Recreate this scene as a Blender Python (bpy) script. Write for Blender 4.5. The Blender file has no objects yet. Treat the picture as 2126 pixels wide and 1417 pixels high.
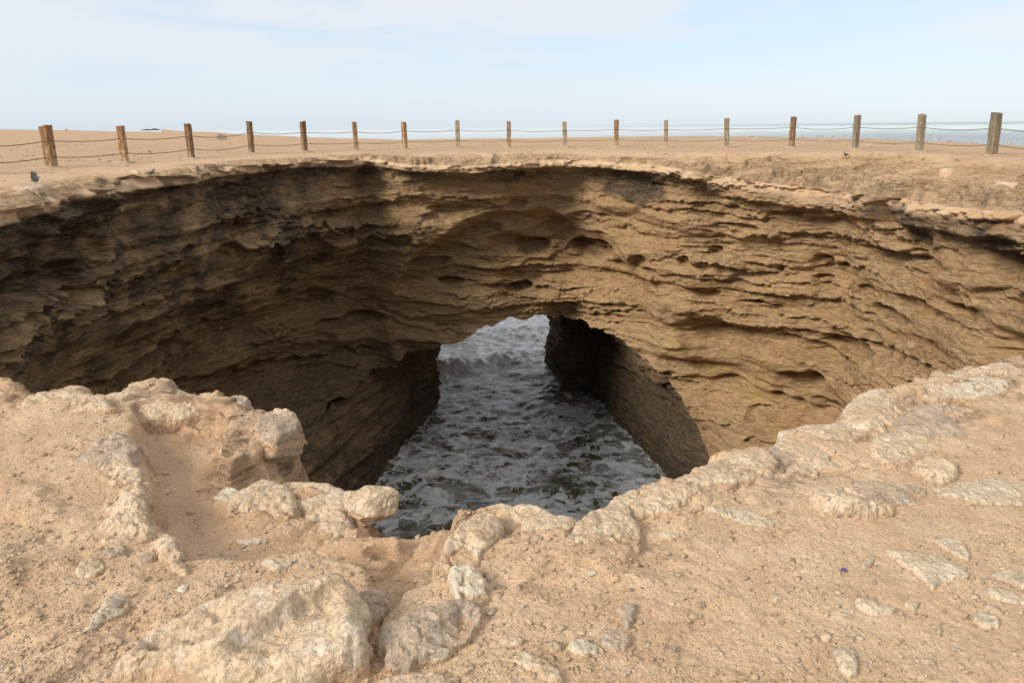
import bpy, math, random
import numpy as np
from mathutils import Matrix, Vector

SC = bpy.context.scene
COL = SC.collection
random.seed(7)
RNG = np.random.default_rng(11)

# ---------------------------------------------------------------- camera
F = 26.0 / 36.0 * 2126.0            # focal length in photo pixels
CX, CY = 1063.0, 708.5
CAMZ = 0.95
PITCH = math.atan((CY - 262.0) / F)
ROLL = math.radians(0.54)
cp, sp = math.cos(PITCH), math.sin(PITCH)
FW = np.array([0, cp, -sp]); R0 = np.array([1.0, 0, 0]); U0 = np.array([0, sp, cp])
RT = math.cos(ROLL) * R0 - math.sin(ROLL) * U0
UP = math.cos(ROLL) * U0 + math.sin(ROLL) * R0
cam_d = bpy.data.cameras.new('camera'); cam = bpy.data.objects.new('camera', cam_d)
COL.objects.link(cam); SC.camera = cam
cam_d.lens = 26.0; cam_d.sensor_width = 36.0
cam_d.clip_start = 0.05; cam_d.clip_end = 90000
cam.matrix_world = Matrix(((RT[0], UP[0], -FW[0], 0), (RT[1], UP[1], -FW[1], 0), (RT[2], UP[2], -FW[2], CAMZ), (0, 0, 0, 1)))
SC.view_settings.view_transform = 'Standard'; SC.view_settings.look = 'None'
SC.view_settings.gamma = 1.0; SC.view_settings.exposure = 0.44

SC.cycles.max_bounces = 5; SC.cycles.diffuse_bounces = 3; SC.cycles.glossy_bounces = 2; SC.cycles.transmission_bounces = 0
SC.cycles.caustics_reflective = False; SC.cycles.caustics_refractive = False

# ---------------------------------------------------------------- light
SUN_EL, SUN_AZ = math.radians(31), math.radians(180 + 54)   # azimuth from +Y towards +X
TO_SUN = Vector((math.sin(SUN_AZ) * math.cos(SUN_EL), math.cos(SUN_AZ) * math.cos(SUN_EL), math.sin(SUN_EL)))
sd = bpy.data.lights.new('sun', 'SUN'); sd.energy = 2.75; sd.angle = math.radians(20); sd.color = (1.0, 0.945, 0.87)
sun = bpy.data.objects.new('sun', sd); COL.objects.link(sun)
sun.rotation_euler = TO_SUN.to_track_quat('Z', 'Y').to_euler()

def nd(nt, typ, ins=None, **props):
    n = nt.nodes.new(typ)
    for k, v in props.items(): setattr(n, k, v)
    if ins:
        for k, v in ins.items():
            s = n.inputs[k]
            if hasattr(v, 'node'): nt.links.new(v, s)
            else: s.default_value = v
    return n

def math_(nt, op, a, b=0.0, c=None, clamp=False):
    n = nt.nodes.new('ShaderNodeMath'); n.operation = op; n.use_clamp = clamp
    for i, v in enumerate((a, b) if c is None else (a, b, c)):
        if hasattr(v, 'node'): nt.links.new(v, n.inputs[i])
        else: n.inputs[i].default_value = v
    return n.outputs[0]

def vmul(nt, v, s):
    n = nt.nodes.new('ShaderNodeVectorMath'); n.operation = 'MULTIPLY'
    nt.links.new(v, n.inputs[0]); n.inputs[1].default_value = s
    return n.outputs[0]

def vadd(nt, a, b):
    n = nt.nodes.new('ShaderNodeVectorMath'); n.operation = 'ADD'
    nt.links.new(a, n.inputs[0]); nt.links.new(b, n.inputs[1])
    return n.outputs[0]

def mixc(nt, f, a, b, blend='MIX'):
    n = nt.nodes.new('ShaderNodeMix'); n.data_type = 'RGBA'; n.blend_type = blend; n.clamp_factor = True
    for s, v in ((n.inputs[0], f), (n.inputs[6], a), (n.inputs[7], b)):
        if hasattr(v, 'node'): nt.links.new(v, s)
        else: s.default_value = v if not isinstance(v, tuple) else (v + (1.0,) if len(v) == 3 else v)
    return n.outputs[2]

def ramp(nt, f, stops, interp='LINEAR'):
    n = nt.nodes.new('ShaderNodeValToRGB'); nt.links.new(f, n.inputs[0]); cr = n.color_ramp; cr.interpolation = interp
    while len(cr.elements) < len(stops): cr.elements.new(0.5)
    for e, (p, c) in zip(cr.elements, stops):
        e.position = p; e.color = (c, c, c, 1) if isinstance(c, (int, float)) else tuple(c) + (1,)
    return n.outputs[0]

def noise(nt, vec, scale, detail=4, rough=0.55, dist=0.0):
    return nd(nt, 'ShaderNodeTexNoise', {'Vector': vec, 'Scale': scale, 'Detail': detail, 'Roughness': rough, 'Distortion': dist}).outputs[0]

world = bpy.data.worlds.new('World'); SC.world = world; world.use_nodes = True
nt = world.node_tree; nt.nodes.clear()
sky = nd(nt, 'ShaderNodeTexSky', sky_type='NISHITA', sun_disc=False, sun_elevation=SUN_EL, sun_rotation=SUN_AZ,
         altitude=20, air_density=1.0, dust_density=0.6, ozone_density=2.0)
tc = nd(nt, 'ShaderNodeTexCoord')
sep = nd(nt, 'ShaderNodeSeparateXYZ', {0: tc.outputs['Generated']})
zz = math_(nt, 'MAXIMUM', sep.outputs[2], 0.0); zq = math_(nt, 'ADD', zz, 0.10)
cu = math_(nt, 'DIVIDE', sep.outputs[0], zq); cv = math_(nt, 'DIVIDE', sep.outputs[1], zq)
cvec = nd(nt, 'ShaderNodeCombineXYZ', {0: cu, 1: cv, 2: 12.4}).outputs[0]
c1 = noise(nt, cvec, 0.75, 7, 0.58, 0.4)
c2 = noise(nt, cvec, 0.22, 3, 0.5)
cl = math_(nt, 'ADD', math_(nt, 'MULTIPLY', c1, 0.6), math_(nt, 'MULTIPLY', c2, 0.7))
cl = ramp(nt, cl, [(0.52, 0.0), (0.66, 1.0)], 'EASE')
veil = math_(nt, 'MULTIPLY', ramp(nt, zz, [(0.0, 0.0), (0.12, 0.7), (0.25, 1.0)]), cl)
bg1 = nd(nt, 'ShaderNodeBackground', {'Color': mixc(nt, 0.68, sky.outputs[0], (5.4, 6.3, 7.5)), 'Strength': 0.103})
bg2 = nd(nt, 'ShaderNodeBackground', {'Color': (0.97, 0.98, 1.0, 1), 'Strength': 0.66})
mx = nd(nt, 'ShaderNodeMixShader', {0: veil, 1: bg1.outputs[0], 2: bg2.outputs[0]})
nd(nt, 'ShaderNodeOutputWorld', {0: mx.outputs[0]})

# ---------------------------------------------------------------- maths helpers
def ray(px, py):
    return FW + (px - CX) / F * RT - (py - CY) / F * UP

def pix_z(px, py, z):
    d = ray(px, py); t = (z - CAMZ) / d[2]
    return np.array([d[0] * t, d[1] * t, z])

def pix_y(px, py, y):
    d = ray(px, py); t = y / d[1]
    return np.array([d[0] * t, y, CAMZ + d[2] * t])

def project(P):
    Q = P - np.array([0, 0, CAMZ])
    s = Q @ FW
    return CX + F * (Q @ RT) / s, CY - F * (Q @ UP) / s

PERM = RNG.permutation(256); PERM = np.concatenate([PERM, PERM, PERM]).astype(np.int32)
GR = RNG.normal(size=(256, 3)); GR = (GR / np.linalg.norm(GR, axis=1, keepdims=True) * 1.5).astype(np.float32)

def perlin(x, y, z):
    x, y, z = np.broadcast_arrays(np.asarray(x, np.float32), np.asarray(y, np.float32), np.asarray(z, np.float32))
    xi = np.floor(x); yi = np.floor(y); zi = np.floor(z)
    fx = x - xi; fy = y - yi; fz = z - zi
    xi = xi.astype(np.int32) & 255; yi = yi.astype(np.int32) & 255; zi = zi.astype(np.int32) & 255
    u = fx * fx * fx * (fx * (fx * 6 - 15) + 10); v = fy * fy * fy * (fy * (fy * 6 - 15) + 10); w = fz * fz * fz * (fz * (fz * 6 - 15) + 10)
    def g(ax, ay, az):
        h = PERM[PERM[PERM[xi + ax] + yi + ay] + zi + az]
        q = GR[h]
        return q[..., 0] * (fx - ax) + q[..., 1] * (fy - ay) + q[..., 2] * (fz - az)
    a = g(0, 0, 0); a += u * (g(1, 0, 0) - a)
    b = g(0, 1, 0); b += u * (g(1, 1, 0) - b)
    a += v * (b - a)
    c = g(0, 0, 1); c += u * (g(1, 0, 1) - c)
    d = g(0, 1, 1); d += u * (g(1, 1, 1) - d)
    c += v * (d - c)
    return a + w * (c - a)

def fbm(x, y, z, oct=4, gain=0.5, lac=2.03):
    s = 0; a = 1.0
    for i in range(oct):
        s = s + a * perlin(x + 17.3 * i, y - 9.1 * i, z + 5.7 * i)
        x = x * lac; y = y * lac; z = z * lac; a *= gain
    return s

def sstep(a, b, x):
    t = np.clip((x - a) / (b - a), 0, 1)
    return t * t * (3 - 2 * t)

def hash1(k, s=0):
    return (np.sin(k * 12.9898 + s * 78.233) * 43758.5453) % 1.0

def strata(x, y, z, L, seed, jag=0.25):
    """flaky bedding: protrusion 0..1, thick at the lower edge of each bed, cut back sharply below it"""
    b = z + 0.75 * L * perlin(x * 0.19 / L + seed, y * 0.19 / L, z * 0.4 / L) + jag * L * perlin(x * 1.3 / L, y * 1.3 / L + seed, z * 0.9 / L) + .45 * jag * L * perlin(x * 4.1 / L, y * 4.1 / L + seed, z * 1.5 / L)
    ph = b / L + seed * 3.1 + 0.6 * perlin(b * 0.35 / L, seed, 0.5)
    k = np.floor(ph); f = ph - k
    prof = sstep(0.0, 0.10, f) * (1 - f) ** 0.85
    a = 0.35 + 0.65 * hash1(k, seed)
    m = np.clip(0.55 + 0.9 * perlin(x * 0.15 / L + 7.7 * k, y * 0.15 / L, k * 3.3 + seed), 0, 1.3)
    return prof * a * m

def poly_sdf(px, py, poly):
    """signed distance, positive inside"""
    px = np.asarray(px, np.float32); py = np.asarray(py, np.float32)
    d = np.full(px.shape, 1e9, np.float32); ins = np.zeros(px.shape, bool)
    n = len(poly)
    for i in range(n):
        x1, y1 = poly[i][:2]; x2, y2 = poly[(i + 1) % n][:2]
        ex, ey = x2 - x1, y2 - y1
        wx, wy = px - x1, py - y1
        t = np.clip((wx * ex + wy * ey) / (ex * ex + ey * ey + 1e-12), 0, 1)
        d = np.minimum(d, (wx - ex * t) ** 2 + (wy - ey * t) ** 2)
        c = (y1 > py) != (y2 > py)
        if ey != 0: ins ^= c & (px < ex * (py - y1) / ey + x1)
    d = np.sqrt(d)
    return np.where(ins, d, -d)

def smooth_poly(pts, it=1):
    P = [tuple(p) for p in pts]
    for _ in range(it):
        Q = []
        for i in range(len(P)):
            a = np.array(P[i]); b = np.array(P[(i + 1) % len(P)])
            Q += [tuple(a * .75 + b * .25), tuple(a * .25 + b * .75)]
        P = Q
    return P

def grid_normals(P):
    du = np.gradient(P, axis=1); dv = np.gradient(P, axis=0)
    n = np.cross(du, dv)
    return n / (np.linalg.norm(n, axis=2, keepdims=True) + 1e-9)

def mesh_np(name, V, Q, mask=None, smooth=True):
    """V (n,3), Q (m,4) quads or (m,3) tris"""
    me = bpy.data.meshes.new(name); k = Q.shape[1]
    me.vertices.add(len(V)); me.vertices.foreach_set('co', np.ascontiguousarray(V, np.float32).ravel())
    me.loops.add(Q.size); me.loops.foreach_set('vertex_index', np.ascontiguousarray(Q, np.int32).ravel())
    me.polygons.add(len(Q)); me.polygons.foreach_set('loop_start', np.arange(0, Q.size, k, dtype=np.int32))
    if smooth: me.polygons.foreach_set('use_smooth', np.ones(len(Q), bool))
    me.update(calc_edges=True)
    if mask is not None:
        at = me.attributes.new('mask', 'FLOAT_COLOR', 'POINT')
        at.data.foreach_set('color', np.ascontiguousarray(mask, np.float32).ravel())
    return me

def grid_quads(n, m, keep=None, flip=False, wrap=False):
    mm = m if wrap else m - 1
    i, j = np.meshgrid(np.arange(n - 1), np.arange(mm), indexing='ij')
    j2 = (j + 1) % m
    Q = np.stack([i * m + j, i * m + j2, (i + 1) * m + j2, (i + 1) * m + j], -1)
    if flip: Q = Q[..., ::-1]
    Q = Q.reshape(-1, 4)
    if keep is not None: Q = Q[keep.reshape(-1)]
    return Q

def compact(V, Q, *arrs):
    used = np.zeros(len(V), bool); used[Q.ravel()] = True
    idx = np.cumsum(used) - 1
    return (V[used], idx[Q]) + tuple(a[used] for a in arrs)

def join(parts):
    Vs, Qs, Ms, o = [], [], [], 0
    for V, Q, M in parts:
        Vs.append(V); Qs.append(Q + o); Ms.append(M); o += len(V)
    return np.concatenate(Vs), np.concatenate(Qs), np.concatenate(Ms)

def link(name, me, mat, parent=None, label=None, cat=None, group=None, kind=None):
    o = bpy.data.objects.new(name, me); COL.objects.link(o)
    if me is not None and mat is not None and len(me.materials) == 0: me.materials.append(mat)
    if parent: o.parent = parent
    for k, v in (('label', label), ('category', cat), ('group', group), ('kind', kind)):
        if v: o[k] = v
    return o

# ---------------------------------------------------------------- materials
def new_mat(name):
    m = bpy.data.materials.new(name); m.use_nodes = True; m.node_tree.nodes.clear()
    return m, m.node_tree

def finish(nt, color, rough=0.9, bump=None, dist=0.02, strength=1.0, spec=0.2, **extra):
    ins = {'Base Color': color, 'Roughness': rough, 'Specular IOR Level': spec}
    if bump is not None:
        ins['Normal'] = nd(nt, 'ShaderNodeBump', {'Height': bump, 'Distance': dist, 'Strength': strength}).outputs[0]
    ins.update(extra)
    b = nd(nt, 'ShaderNodeBsdfPrincipled', ins)
    nd(nt, 'ShaderNodeOutputMaterial', {0: b.outputs[0]})
    return b

def sand_nodes(nt, pos):
    big = noise(nt, pos, 1.1, 4, 0.6); mid = noise(nt, pos, 5.0, 5, 0.6); fine = noise(nt, pos, 75.0, 3, 0.8)
    col = ramp(nt, big, [(0.33, (0.48, 0.290, 0.158)), (0.5, (0.545, 0.363, 0.208)), (0.66, (0.61, 0.438, 0.268))])
    col = mixc(nt, 0.55, col, ramp(nt, mid, [(0.3, (0.43, 0.275, 0.16)), (0.5, (0.54, 0.37, 0.23)), (0.72, (0.64, 0.47, 0.315))]))
    sp_ = ramp(nt, fine, [(0.28, 0.42), (0.44, 0.95), (0.58, 1.03), (0.72, 1.5)])
    col = mixc(nt, 1.0, col, sp_, 'MULTIPLY')
    v = nd(nt, 'ShaderNodeTexVoronoi', {'Vector': pos, 'Scale': 70.0}, feature='F1')
    shell = math_(nt, 'MULTIPLY', ramp(nt, v.outputs[0], [(0.10, 1.0), (0.17, 0.0)]),
                  ramp(nd(nt, 'ShaderNodeSeparateColor', {0: v.outputs[1]}).outputs[0].node.id_data, nd(nt, 'ShaderNodeSeparateColor', {0: v.outputs[1]}).outputs[0], [(0.80, 0.0), (0.82, 1.0)]))
    col = mixc(nt, math_(nt, 'MULTIPLY', shell, 0.8), col, (0.78, 0.68, 0.54))
    h = math_(nt, 'ADD', math_(nt, 'MULTIPLY', mid, 0.5), math_(nt, 'MULTIPLY', noise(nt, pos, 45.0, 4, 0.65), 0.5))
    return col, h

def mat_terrain():
    m, nt = new_mat('sandstone_and_sand')
    pos = nd(nt, 'ShaderNodeNewGeometry').outputs['Position']
    at = nd(nt, 'ShaderNodeAttribute', attribute_name='mask')
    sp4 = nd(nt, 'ShaderNodeSeparateColor', {0: at.outputs['Color']})
    sand, pat_shade, ora = sp4.outputs[0], sp4.outputs[1], sp4.outputs[2]
    yel = math_(nt, 'MAXIMUM', at.outputs['Alpha'], 0.0); pale = math_(nt, 'MAXIMUM', math_(nt, 'MULTIPLY', at.outputs['Alpha'], -1.0), 0.0)
    scol, sh = sand_nodes(nt, pos)
    flat = vmul(nt, pos, (1.0, 1.0, 4.5))
    n1 = noise(nt, pos, 0.35, 4); n2 = noise(nt, flat, 1.1, 6, 0.62, 0.6); n3 = noise(nt, flat, 6.0, 6, 0.65, 0.4)
    rc = ramp(nt, n1, [(0.34, (0.40, 0.258, 0.135)), (0.5, (0.45, 0.302, 0.164)), (0.66, (0.49, 0.350, 0.205))])
    rc = mixc(nt, 0.6, rc, ramp(nt, n2, [(0.3, (0.31, 0.198, 0.104)), (0.48, (0.44, 0.298, 0.160)), (0.7, (0.54, 0.395, 0.235))]))
    rc = mixc(nt, 1.0, rc, ramp(nt, n3, [(0.28, 0.62), (0.5, 1.0), (0.72, 1.22)]), 'MULTIPLY')
    ln = noise(nt, vmul(nt, pos, (0.55, 0.55, 5.5)), 1.0, 5, 0.62, 0.5)
    joint = ramp(nt, math_(nt, 'ABSOLUTE', math_(nt, 'SUBTRACT', ln, 0.5)), [(0.0, 0.5), (0.022, 1.0)])
    rc = mixc(nt, 1.0, rc, joint, 'MULTIPLY')
    rc = mixc(nt, 1.0, rc, mixc(nt, pale, (1.13, 1.07, 0.99), (1.46, 1.50, 1.72)), 'MULTIPLY')
    rc = mixc(nt, ora, rc, mixc(nt, n3, (0.45, 0.20, 0.075), (0.56, 0.30, 0.13)))
    rc = mixc(nt, yel, rc, mixc(nt, n3, (0.36, 0.24, 0.05), (0.52, 0.36, 0.10)))
    pf = math_(nt, 'MULTIPLY', pat_shade, ramp(nt, noise(nt, flat, 2.6, 5, 0.72, 0.8), [(0.36, 1.0), (0.66, 0.55)]))
    rc = mixc(nt, pf, rc, mixc(nt, n3, (0.018, 0.016, 0.014), (0.10, 0.084, 0.067)))  # dark tone serves patina and the shade painted on wall and tunnel
    scol = mixc(nt, math_(nt, 'MULTIPLY', ora, 0.8), scol, mixc(nt, noise(nt, pos, 1.3, 5, 0.65), (0.29, 0.175, 0.095), (0.50, 0.345, 0.21)))
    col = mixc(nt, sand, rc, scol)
    vor = nd(nt, 'ShaderNodeTexVoronoi', {'Vector': vadd(nt, flat, nd(nt, 'ShaderNodeTexNoise', {'Vector': flat, 'Scale': 2.0}).outputs[1]), 'Scale': 3.0}, feature='F1').outputs[0]
    rh = math_(nt, 'ADD', math_(nt, 'MULTIPLY', noise(nt, flat, 4.5, 7, 0.68, 0.5), 1.0), math_(nt, 'MULTIPLY', vor, 0.25))
    bn = nd(nt, 'ShaderNodeBump', {'Height': rh, 'Distance': 0.22, 'Strength': 0.85}).outputs[0]
    bs = nd(nt, 'ShaderNodeBump', {'Height': sh, 'Distance': 0.03, 'Strength': 1.0}).outputs[0]
    nm = nd(nt, 'ShaderNodeMix', data_type='VECTOR')
    nt.links.new(sand, nm.inputs[0]); nt.links.new(bn, nm.inputs[4]); nt.links.new(bs, nm.inputs[5])
    pat_rough = math_(nt, 'SUBTRACT', 0.95, math_(nt, 'MULTIPLY', pat_shade, 0.12))
    b = nd(nt, 'ShaderNodeBsdfPrincipled', {'Base Color': col, 'Roughness': pat_rough, 'Specular IOR Level': 0.2, 'Normal': nm.outputs[1]})
    nd(nt, 'ShaderNodeOutputMaterial', {0: b.outputs[0]})
    return m

def mat_rock(name, dark, mid_, light, pale=0.35, dust=0.55, grey=0.3):
    m, nt = new_mat(name)
    pos = nd(nt, 'ShaderNodeNewGeometry').outputs['Position']
    nrm = nd(nt, 'ShaderNodeSeparateXYZ', {0: nd(nt, 'ShaderNodeNewGeometry').outputs['Normal']}).outputs[2]
    n1 = noise(nt, pos, 5.0, 5, 0.6, 0.5); n2 = noise(nt, pos, 17.0, 6, 0.65, 0.6); n3 = noise(nt, pos, 70, 4, 0.6)
    col = ramp(nt, n1, [(0.3, dark), (0.5, mid_), (0.7, light)])
    col = mixc(nt, 0.45, col, ramp(nt, n2, [(0.3, dark), (0.5, mid_), (0.7, light)]))
    wp = math_(nt, 'MULTIPLY', ramp(nt, noise(nt, pos, 9.0, 6, 0.62, 0.8), [(0.55, 0.0), (0.64, 1.0)]), pale)
    col = mixc(nt, wp, col, (0.74, 0.66, 0.54))
    gp = math_(nt, 'MULTIPLY', ramp(nt, noise(nt, vadd(nt, pos, nd(nt, 'ShaderNodeCombineXYZ', {0: 31.0}).outputs[0]), 6.0, 6, 0.65, 0.6), [(0.54, 0.0), (0.64, 1.0)]), grey)
    col = mixc(nt, gp, col, (0.30, 0.255, 0.215))
    col = mixc(nt, 1.0, col, ramp(nt, n3, [(0.3, 0.62), (0.48, 1.0), (0.72, 1.25)]), 'MULTIPLY')
    scol, sh = sand_nodes(nt, pos)
    bury = nd(nt, 'ShaderNodeSeparateColor', {0: nd(nt, 'ShaderNodeAttribute', attribute_name='mask').outputs['Color']}).outputs[0]
    df = math_(nt, 'MULTIPLY', math_(nt, 'MULTIPLY', ramp(nt, nrm, [(0.80, 0.0), (0.97, 1.0)]), ramp(nt, noise(nt, pos, 7.0, 6, 0.6, 0.5), [(0.42, 0.0), (0.56, 1.0)])), dust)
    df = math_(nt, 'MAXIMUM', df, ramp(nt, math_(nt, 'ADD', bury, math_(nt, 'MULTIPLY', math_(nt, 'SUBTRACT', noise(nt, pos, 16.0, 5, 0.65), 0.5), 0.9)), [(0.40, 0.0), (0.62, 1.0)]))
    col = mixc(nt, df, col, scol)
    vor = nd(nt, 'ShaderNodeTexVoronoi', {'Vector': pos, 'Scale': 38.0}, feature='F1').outputs[0]
    h = math_(nt, 'ADD', noise(nt, pos, 14.0, 6, 0.66, 0.4), math_(nt, 'MULTIPLY', vor, 0.22))
    finish(nt, col, 0.92, h, 0.05, 0.9, 0.2)
    return m

def mat_simple(name, c1, c2, scale=20, bump=0.005, rough=0.85, stretch=(1, 1, 1), spec=0.25):
    m, nt = new_mat(name)
    pos = nd(nt, 'ShaderNodeTexCoord').outputs['Object']
    v = vmul(nt, pos, stretch)
    n = noise(nt, v, scale, 6, 0.65, 0.3)
    finish(nt, ramp(nt, n, [(0.3, c1), (0.7, c2)]), rough, n, bump, 0.8, spec)
    return m

def mat_timber(name, dark, mid_, light, fade):
    m, nt = new_mat(name)
    tc = nd(nt, 'ShaderNodeTexCoord'); pos = tc.outputs['Object']
    rnd = nd(nt, 'ShaderNodeObjectInfo').outputs['Random']
    off = nd(nt, 'ShaderNodeCombineXYZ', {0: math_(nt, 'MULTIPLY', rnd, 37.0), 1: 0.0, 2: 0.0}).outputs[0]
    v = vmul(nt, vadd(nt, pos, off), (14, 14, 1.2))
    g = noise(nt, v, 2.2, 8, 0.7, 0.5)
    col = ramp(nt, g, [(0.30, dark), (0.48, mid_), (0.68, light)])
    zc = nd(nt, 'ShaderNodeSeparateXYZ', {0: pos}).outputs[2]
    peel = ramp(nt, math_(nt, 'ADD', noise(nt, vmul(nt, vadd(nt, pos, off), (4, 4, 1.6)), 2.4, 6, 0.65), math_(nt, 'MULTIPLY', zc, -0.16)), [(0.40, 0.0), (0.52, 1.0)])
    col = mixc(nt, math_(nt, 'MULTIPLY', peel, 0.75), col, fade)
    col = mixc(nt, 1.0, col, ramp(nt, rnd, [(0.0, 0.68), (1.0, 1.25)]), 'MULTIPLY')
    finish(nt, col, 0.85, g, 0.03, 1.0, 0.2)
    return m

def mat_water():
    m, nt = new_mat('sea_water')
    pos = nd(nt, 'ShaderNodeNewGeometry').outputs['Position']
    s = nd(nt, 'ShaderNodeSeparateXYZ', {0: pos})
    X, Y = s.outputs[0], s.outputs[1]
    at = nd(nt, 'ShaderNodeAttribute', attribute_name='mask')
    sp4 = nd(nt, 'ShaderNodeSeparateColor', {0: at.outputs['Color']})
    foam_v, out_v = sp4.outputs[0], sp4.outputs[1]
    flat = nd(nt, 'ShaderNodeCombineXYZ', {0: X, 1: Y, 2: 0.0}).outputs[0]
    w1 = nd(nt, 'ShaderNodeTexNoise', {'Vector': flat, 'Scale': 0.55, 'Detail': 5.0, 'Roughness': 0.6}).outputs[1]
    w2 = nd(nt, 'ShaderNodeTexNoise', {'Vector': flat, 'Scale': 2.2, 'Detail': 4.0, 'Roughness': 0.6}).outputs[1]
    wv = vadd(nt, vadd(nt, flat, vmul(nt, w1, (1.7, 1.7, 0))), vmul(nt, w2, (0.55, 0.55, 0)))
    v1 = nd(nt, 'ShaderNodeTexVoronoi', {'Vector': wv, 'Scale': 0.95}, feature='DISTANCE_TO_EDGE').outputs[0]
    v2 = nd(nt, 'ShaderNodeTexVoronoi', {'Vector': wv, 'Scale': 2.3}, feature='DISTANCE_TO_EDGE').outputs[0]
    patch = noise(nt, flat, 0.33, 5, 0.6, 0.8)
    wid = math_(nt, 'ADD', 0.012, math_(nt, 'MULTIPLY', ramp(nt, patch, [(0.40, 0.0), (0.60, 1.0)]), 0.25))
    f1 = math_(nt, 'SUBTRACT', 1.0, math_(nt, 'DIVIDE', v1, wid), clamp=True)
    f2 = math_(nt, 'SUBTRACT', 1.0, math_(nt, 'DIVIDE', v2, math_(nt, 'MULTIPLY', wid, 0.7)), clamp=True)
    f1 = ramp(nt, f1, [(0.08, 0.0), (0.42, 1.0)], 'EASE')
    f = math_(nt, 'MAXIMUM', f1, math_(nt, 'MULTIPLY', ramp(nt, f2, [(0.1, 0.0), (0.5, 1.0)], 'EASE'), 0.7))
    brk = ramp(nt, noise(nt, flat, 3.4, 7, 0.72), [(0.36, 0.5), (0.50, 1.0)])
    f = math_(nt, 'MULTIPLY', f, ramp(nt, patch, [(0.34, 0.35), (0.50, 1.0)]))
    f = math_(nt, 'MULTIPLY', f, brk)
    milk = ramp(nt, noise(nt, flat, 0.5, 5, 0.65, 1.0), [(0.46, 0.0), (0.70, 0.34)])
    f = math_(nt, 'ADD', math_(nt, 'MAXIMUM', math_(nt, 'MULTIPLY', f, 0.76), milk), foam_v, clamp=True)
    spk = math_(nt, 'MULTIPLY', ramp(nt, noise(nt, flat, 2.2, 7, 0.75), [(0.38, 0.0), (0.60, 1.0)]), math_(nt, 'MULTIPLY', out_v, 0.95))
    dist = nd(nt, 'ShaderNodeVectorMath', {0: flat}, operation='LENGTH').outputs['Value']
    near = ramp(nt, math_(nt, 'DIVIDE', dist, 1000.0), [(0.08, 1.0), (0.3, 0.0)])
    f = math_(nt, 'MULTIPLY', math_(nt, 'MAXIMUM', f, spk), near)
    # far sea: stripes of darker and milky green water, kilometres long
    dn = math_(nt, 'DIVIDE', dist, 6000.0)
    stripe = noise(nt, vmul(nt, flat, (0.0003, 0.0016, 0)), 1.0, 4, 0.55, 0.3)
    side = ramp(nt, math_(nt, 'ADD', math_(nt, 'DIVIDE', X, math_(nt, 'ADD', dist, 1.0)), 0.5), [(0.55, 0.0), (0.95, 1.0)])
    milky = ramp(nt, math_(nt, 'ADD', dn, math_(nt, 'MULTIPLY', math_(nt, 'SUBTRACT', stripe, 0.5), 0.25)), [(0.18, 0.0), (0.30, 1.0), (0.75, 0.75), (1.0, 0.2)])
    farc = mixc(nt, milky, mixc(nt, side, (0.50, 0.54, 0.55), (0.36, 0.40, 0.43)), mixc(nt, side, (0.56, 0.61, 0.62), (0.57, 0.64, 0.61)))
    caps = ramp(nt, noise(nt, vmul(nt, flat, (0.02, 0.09, 0)), 1.0, 6, 0.75), [(0.64, 0.0), (0.70, 1.0)])
    farc = mixc(nt, math_(nt, 'MULTIPLY', caps, 0.6), farc, (0.75, 0.76, 0.75))
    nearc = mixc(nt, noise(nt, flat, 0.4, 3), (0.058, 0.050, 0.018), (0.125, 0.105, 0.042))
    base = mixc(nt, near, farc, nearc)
    col = mixc(nt, f, base, (0.86, 0.87, 0.87))
    rough = math_(nt, 'ADD', math_(nt, 'ADD', 0.045, math_(nt, 'MULTIPLY', math_(nt, 'SUBTRACT', 1.0, near), 0.65)), math_(nt, 'MULTIPLY', f, 0.3), clamp=True)
    h = math_(nt, 'ADD', math_(nt, 'MULTIPLY', noise(nt, vmul(nt, flat, (1.0, 1.5, 0)), 1.1, 5, 0.52, 0.8), 1.0), math_(nt, 'MULTIPLY', f, 0.08))
    finish(nt, col, rough, h, 0.30, 0.5, math_(nt, 'MULTIPLY', near, 0.6), IOR=1.33)
    return m

M_TERRAIN = mat_terrain()
M_WATER = mat_water()
M_ROCK = mat_rock('pale_limestone', (0.46, 0.325, 0.195), (0.62, 0.47, 0.305), (0.73, 0.59, 0.42), 0.45, 0.5, 0.22)
M_ROCKG = mat_rock('grey_limestone', (0.32, 0.24, 0.165), (0.47, 0.36, 0.255), (0.58, 0.46, 0.335), 0.35, 0.45, 0.6)
M_ROCKW = mat_rock('white_limestone', (0.50, 0.40, 0.28), (0.62, 0.52, 0.38), (0.72, 0.63, 0.50), 0.6, 0.4, 0.1)
M_ROCKF = mat_rock('flat_slab_limestone', (0.50, 0.39, 0.255), (0.59, 0.475, 0.325), (0.66, 0.55, 0.395), 0.2, 0.35, 0.4)
M_PEB = mat_rock('gravel_stone', (0.38, 0.255, 0.15), (0.54, 0.385, 0.235), (0.68, 0.54, 0.38), 0.4, 0.0, 0.2)
M_TIMBER = mat_timber('weathered_timber', (0.07, 0.035, 0.018), (0.26, 0.14, 0.065), (0.42, 0.26, 0.14), (0.50, 0.37, 0.23))
M_DUSTY = mat_timber('dusty_grey_timber', (0.13, 0.10, 0.068), (0.27, 0.21, 0.14), (0.38, 0.31, 0.215), (0.42, 0.33, 0.22))
M_CONC = mat_simple('footing_concrete', (0.30, 0.23, 0.15), (0.50, 0.39, 0.26), 12, 0.02)
M_ROPE = mat_simple('steel_rope', (0.09, 0.075, 0.055), (0.22, 0.19, 0.15), 30, 0.002, 0.6)
M_BIRD = mat_simple('pigeon_grey', (0.06, 0.065, 0.075), (0.17, 0.18, 0.20), 14, 0.002)
M_BIRDD = mat_simple('pigeon_dark', (0.018, 0.019, 0.022), (0.05, 0.05, 0.055), 14, 0.002)
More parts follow.
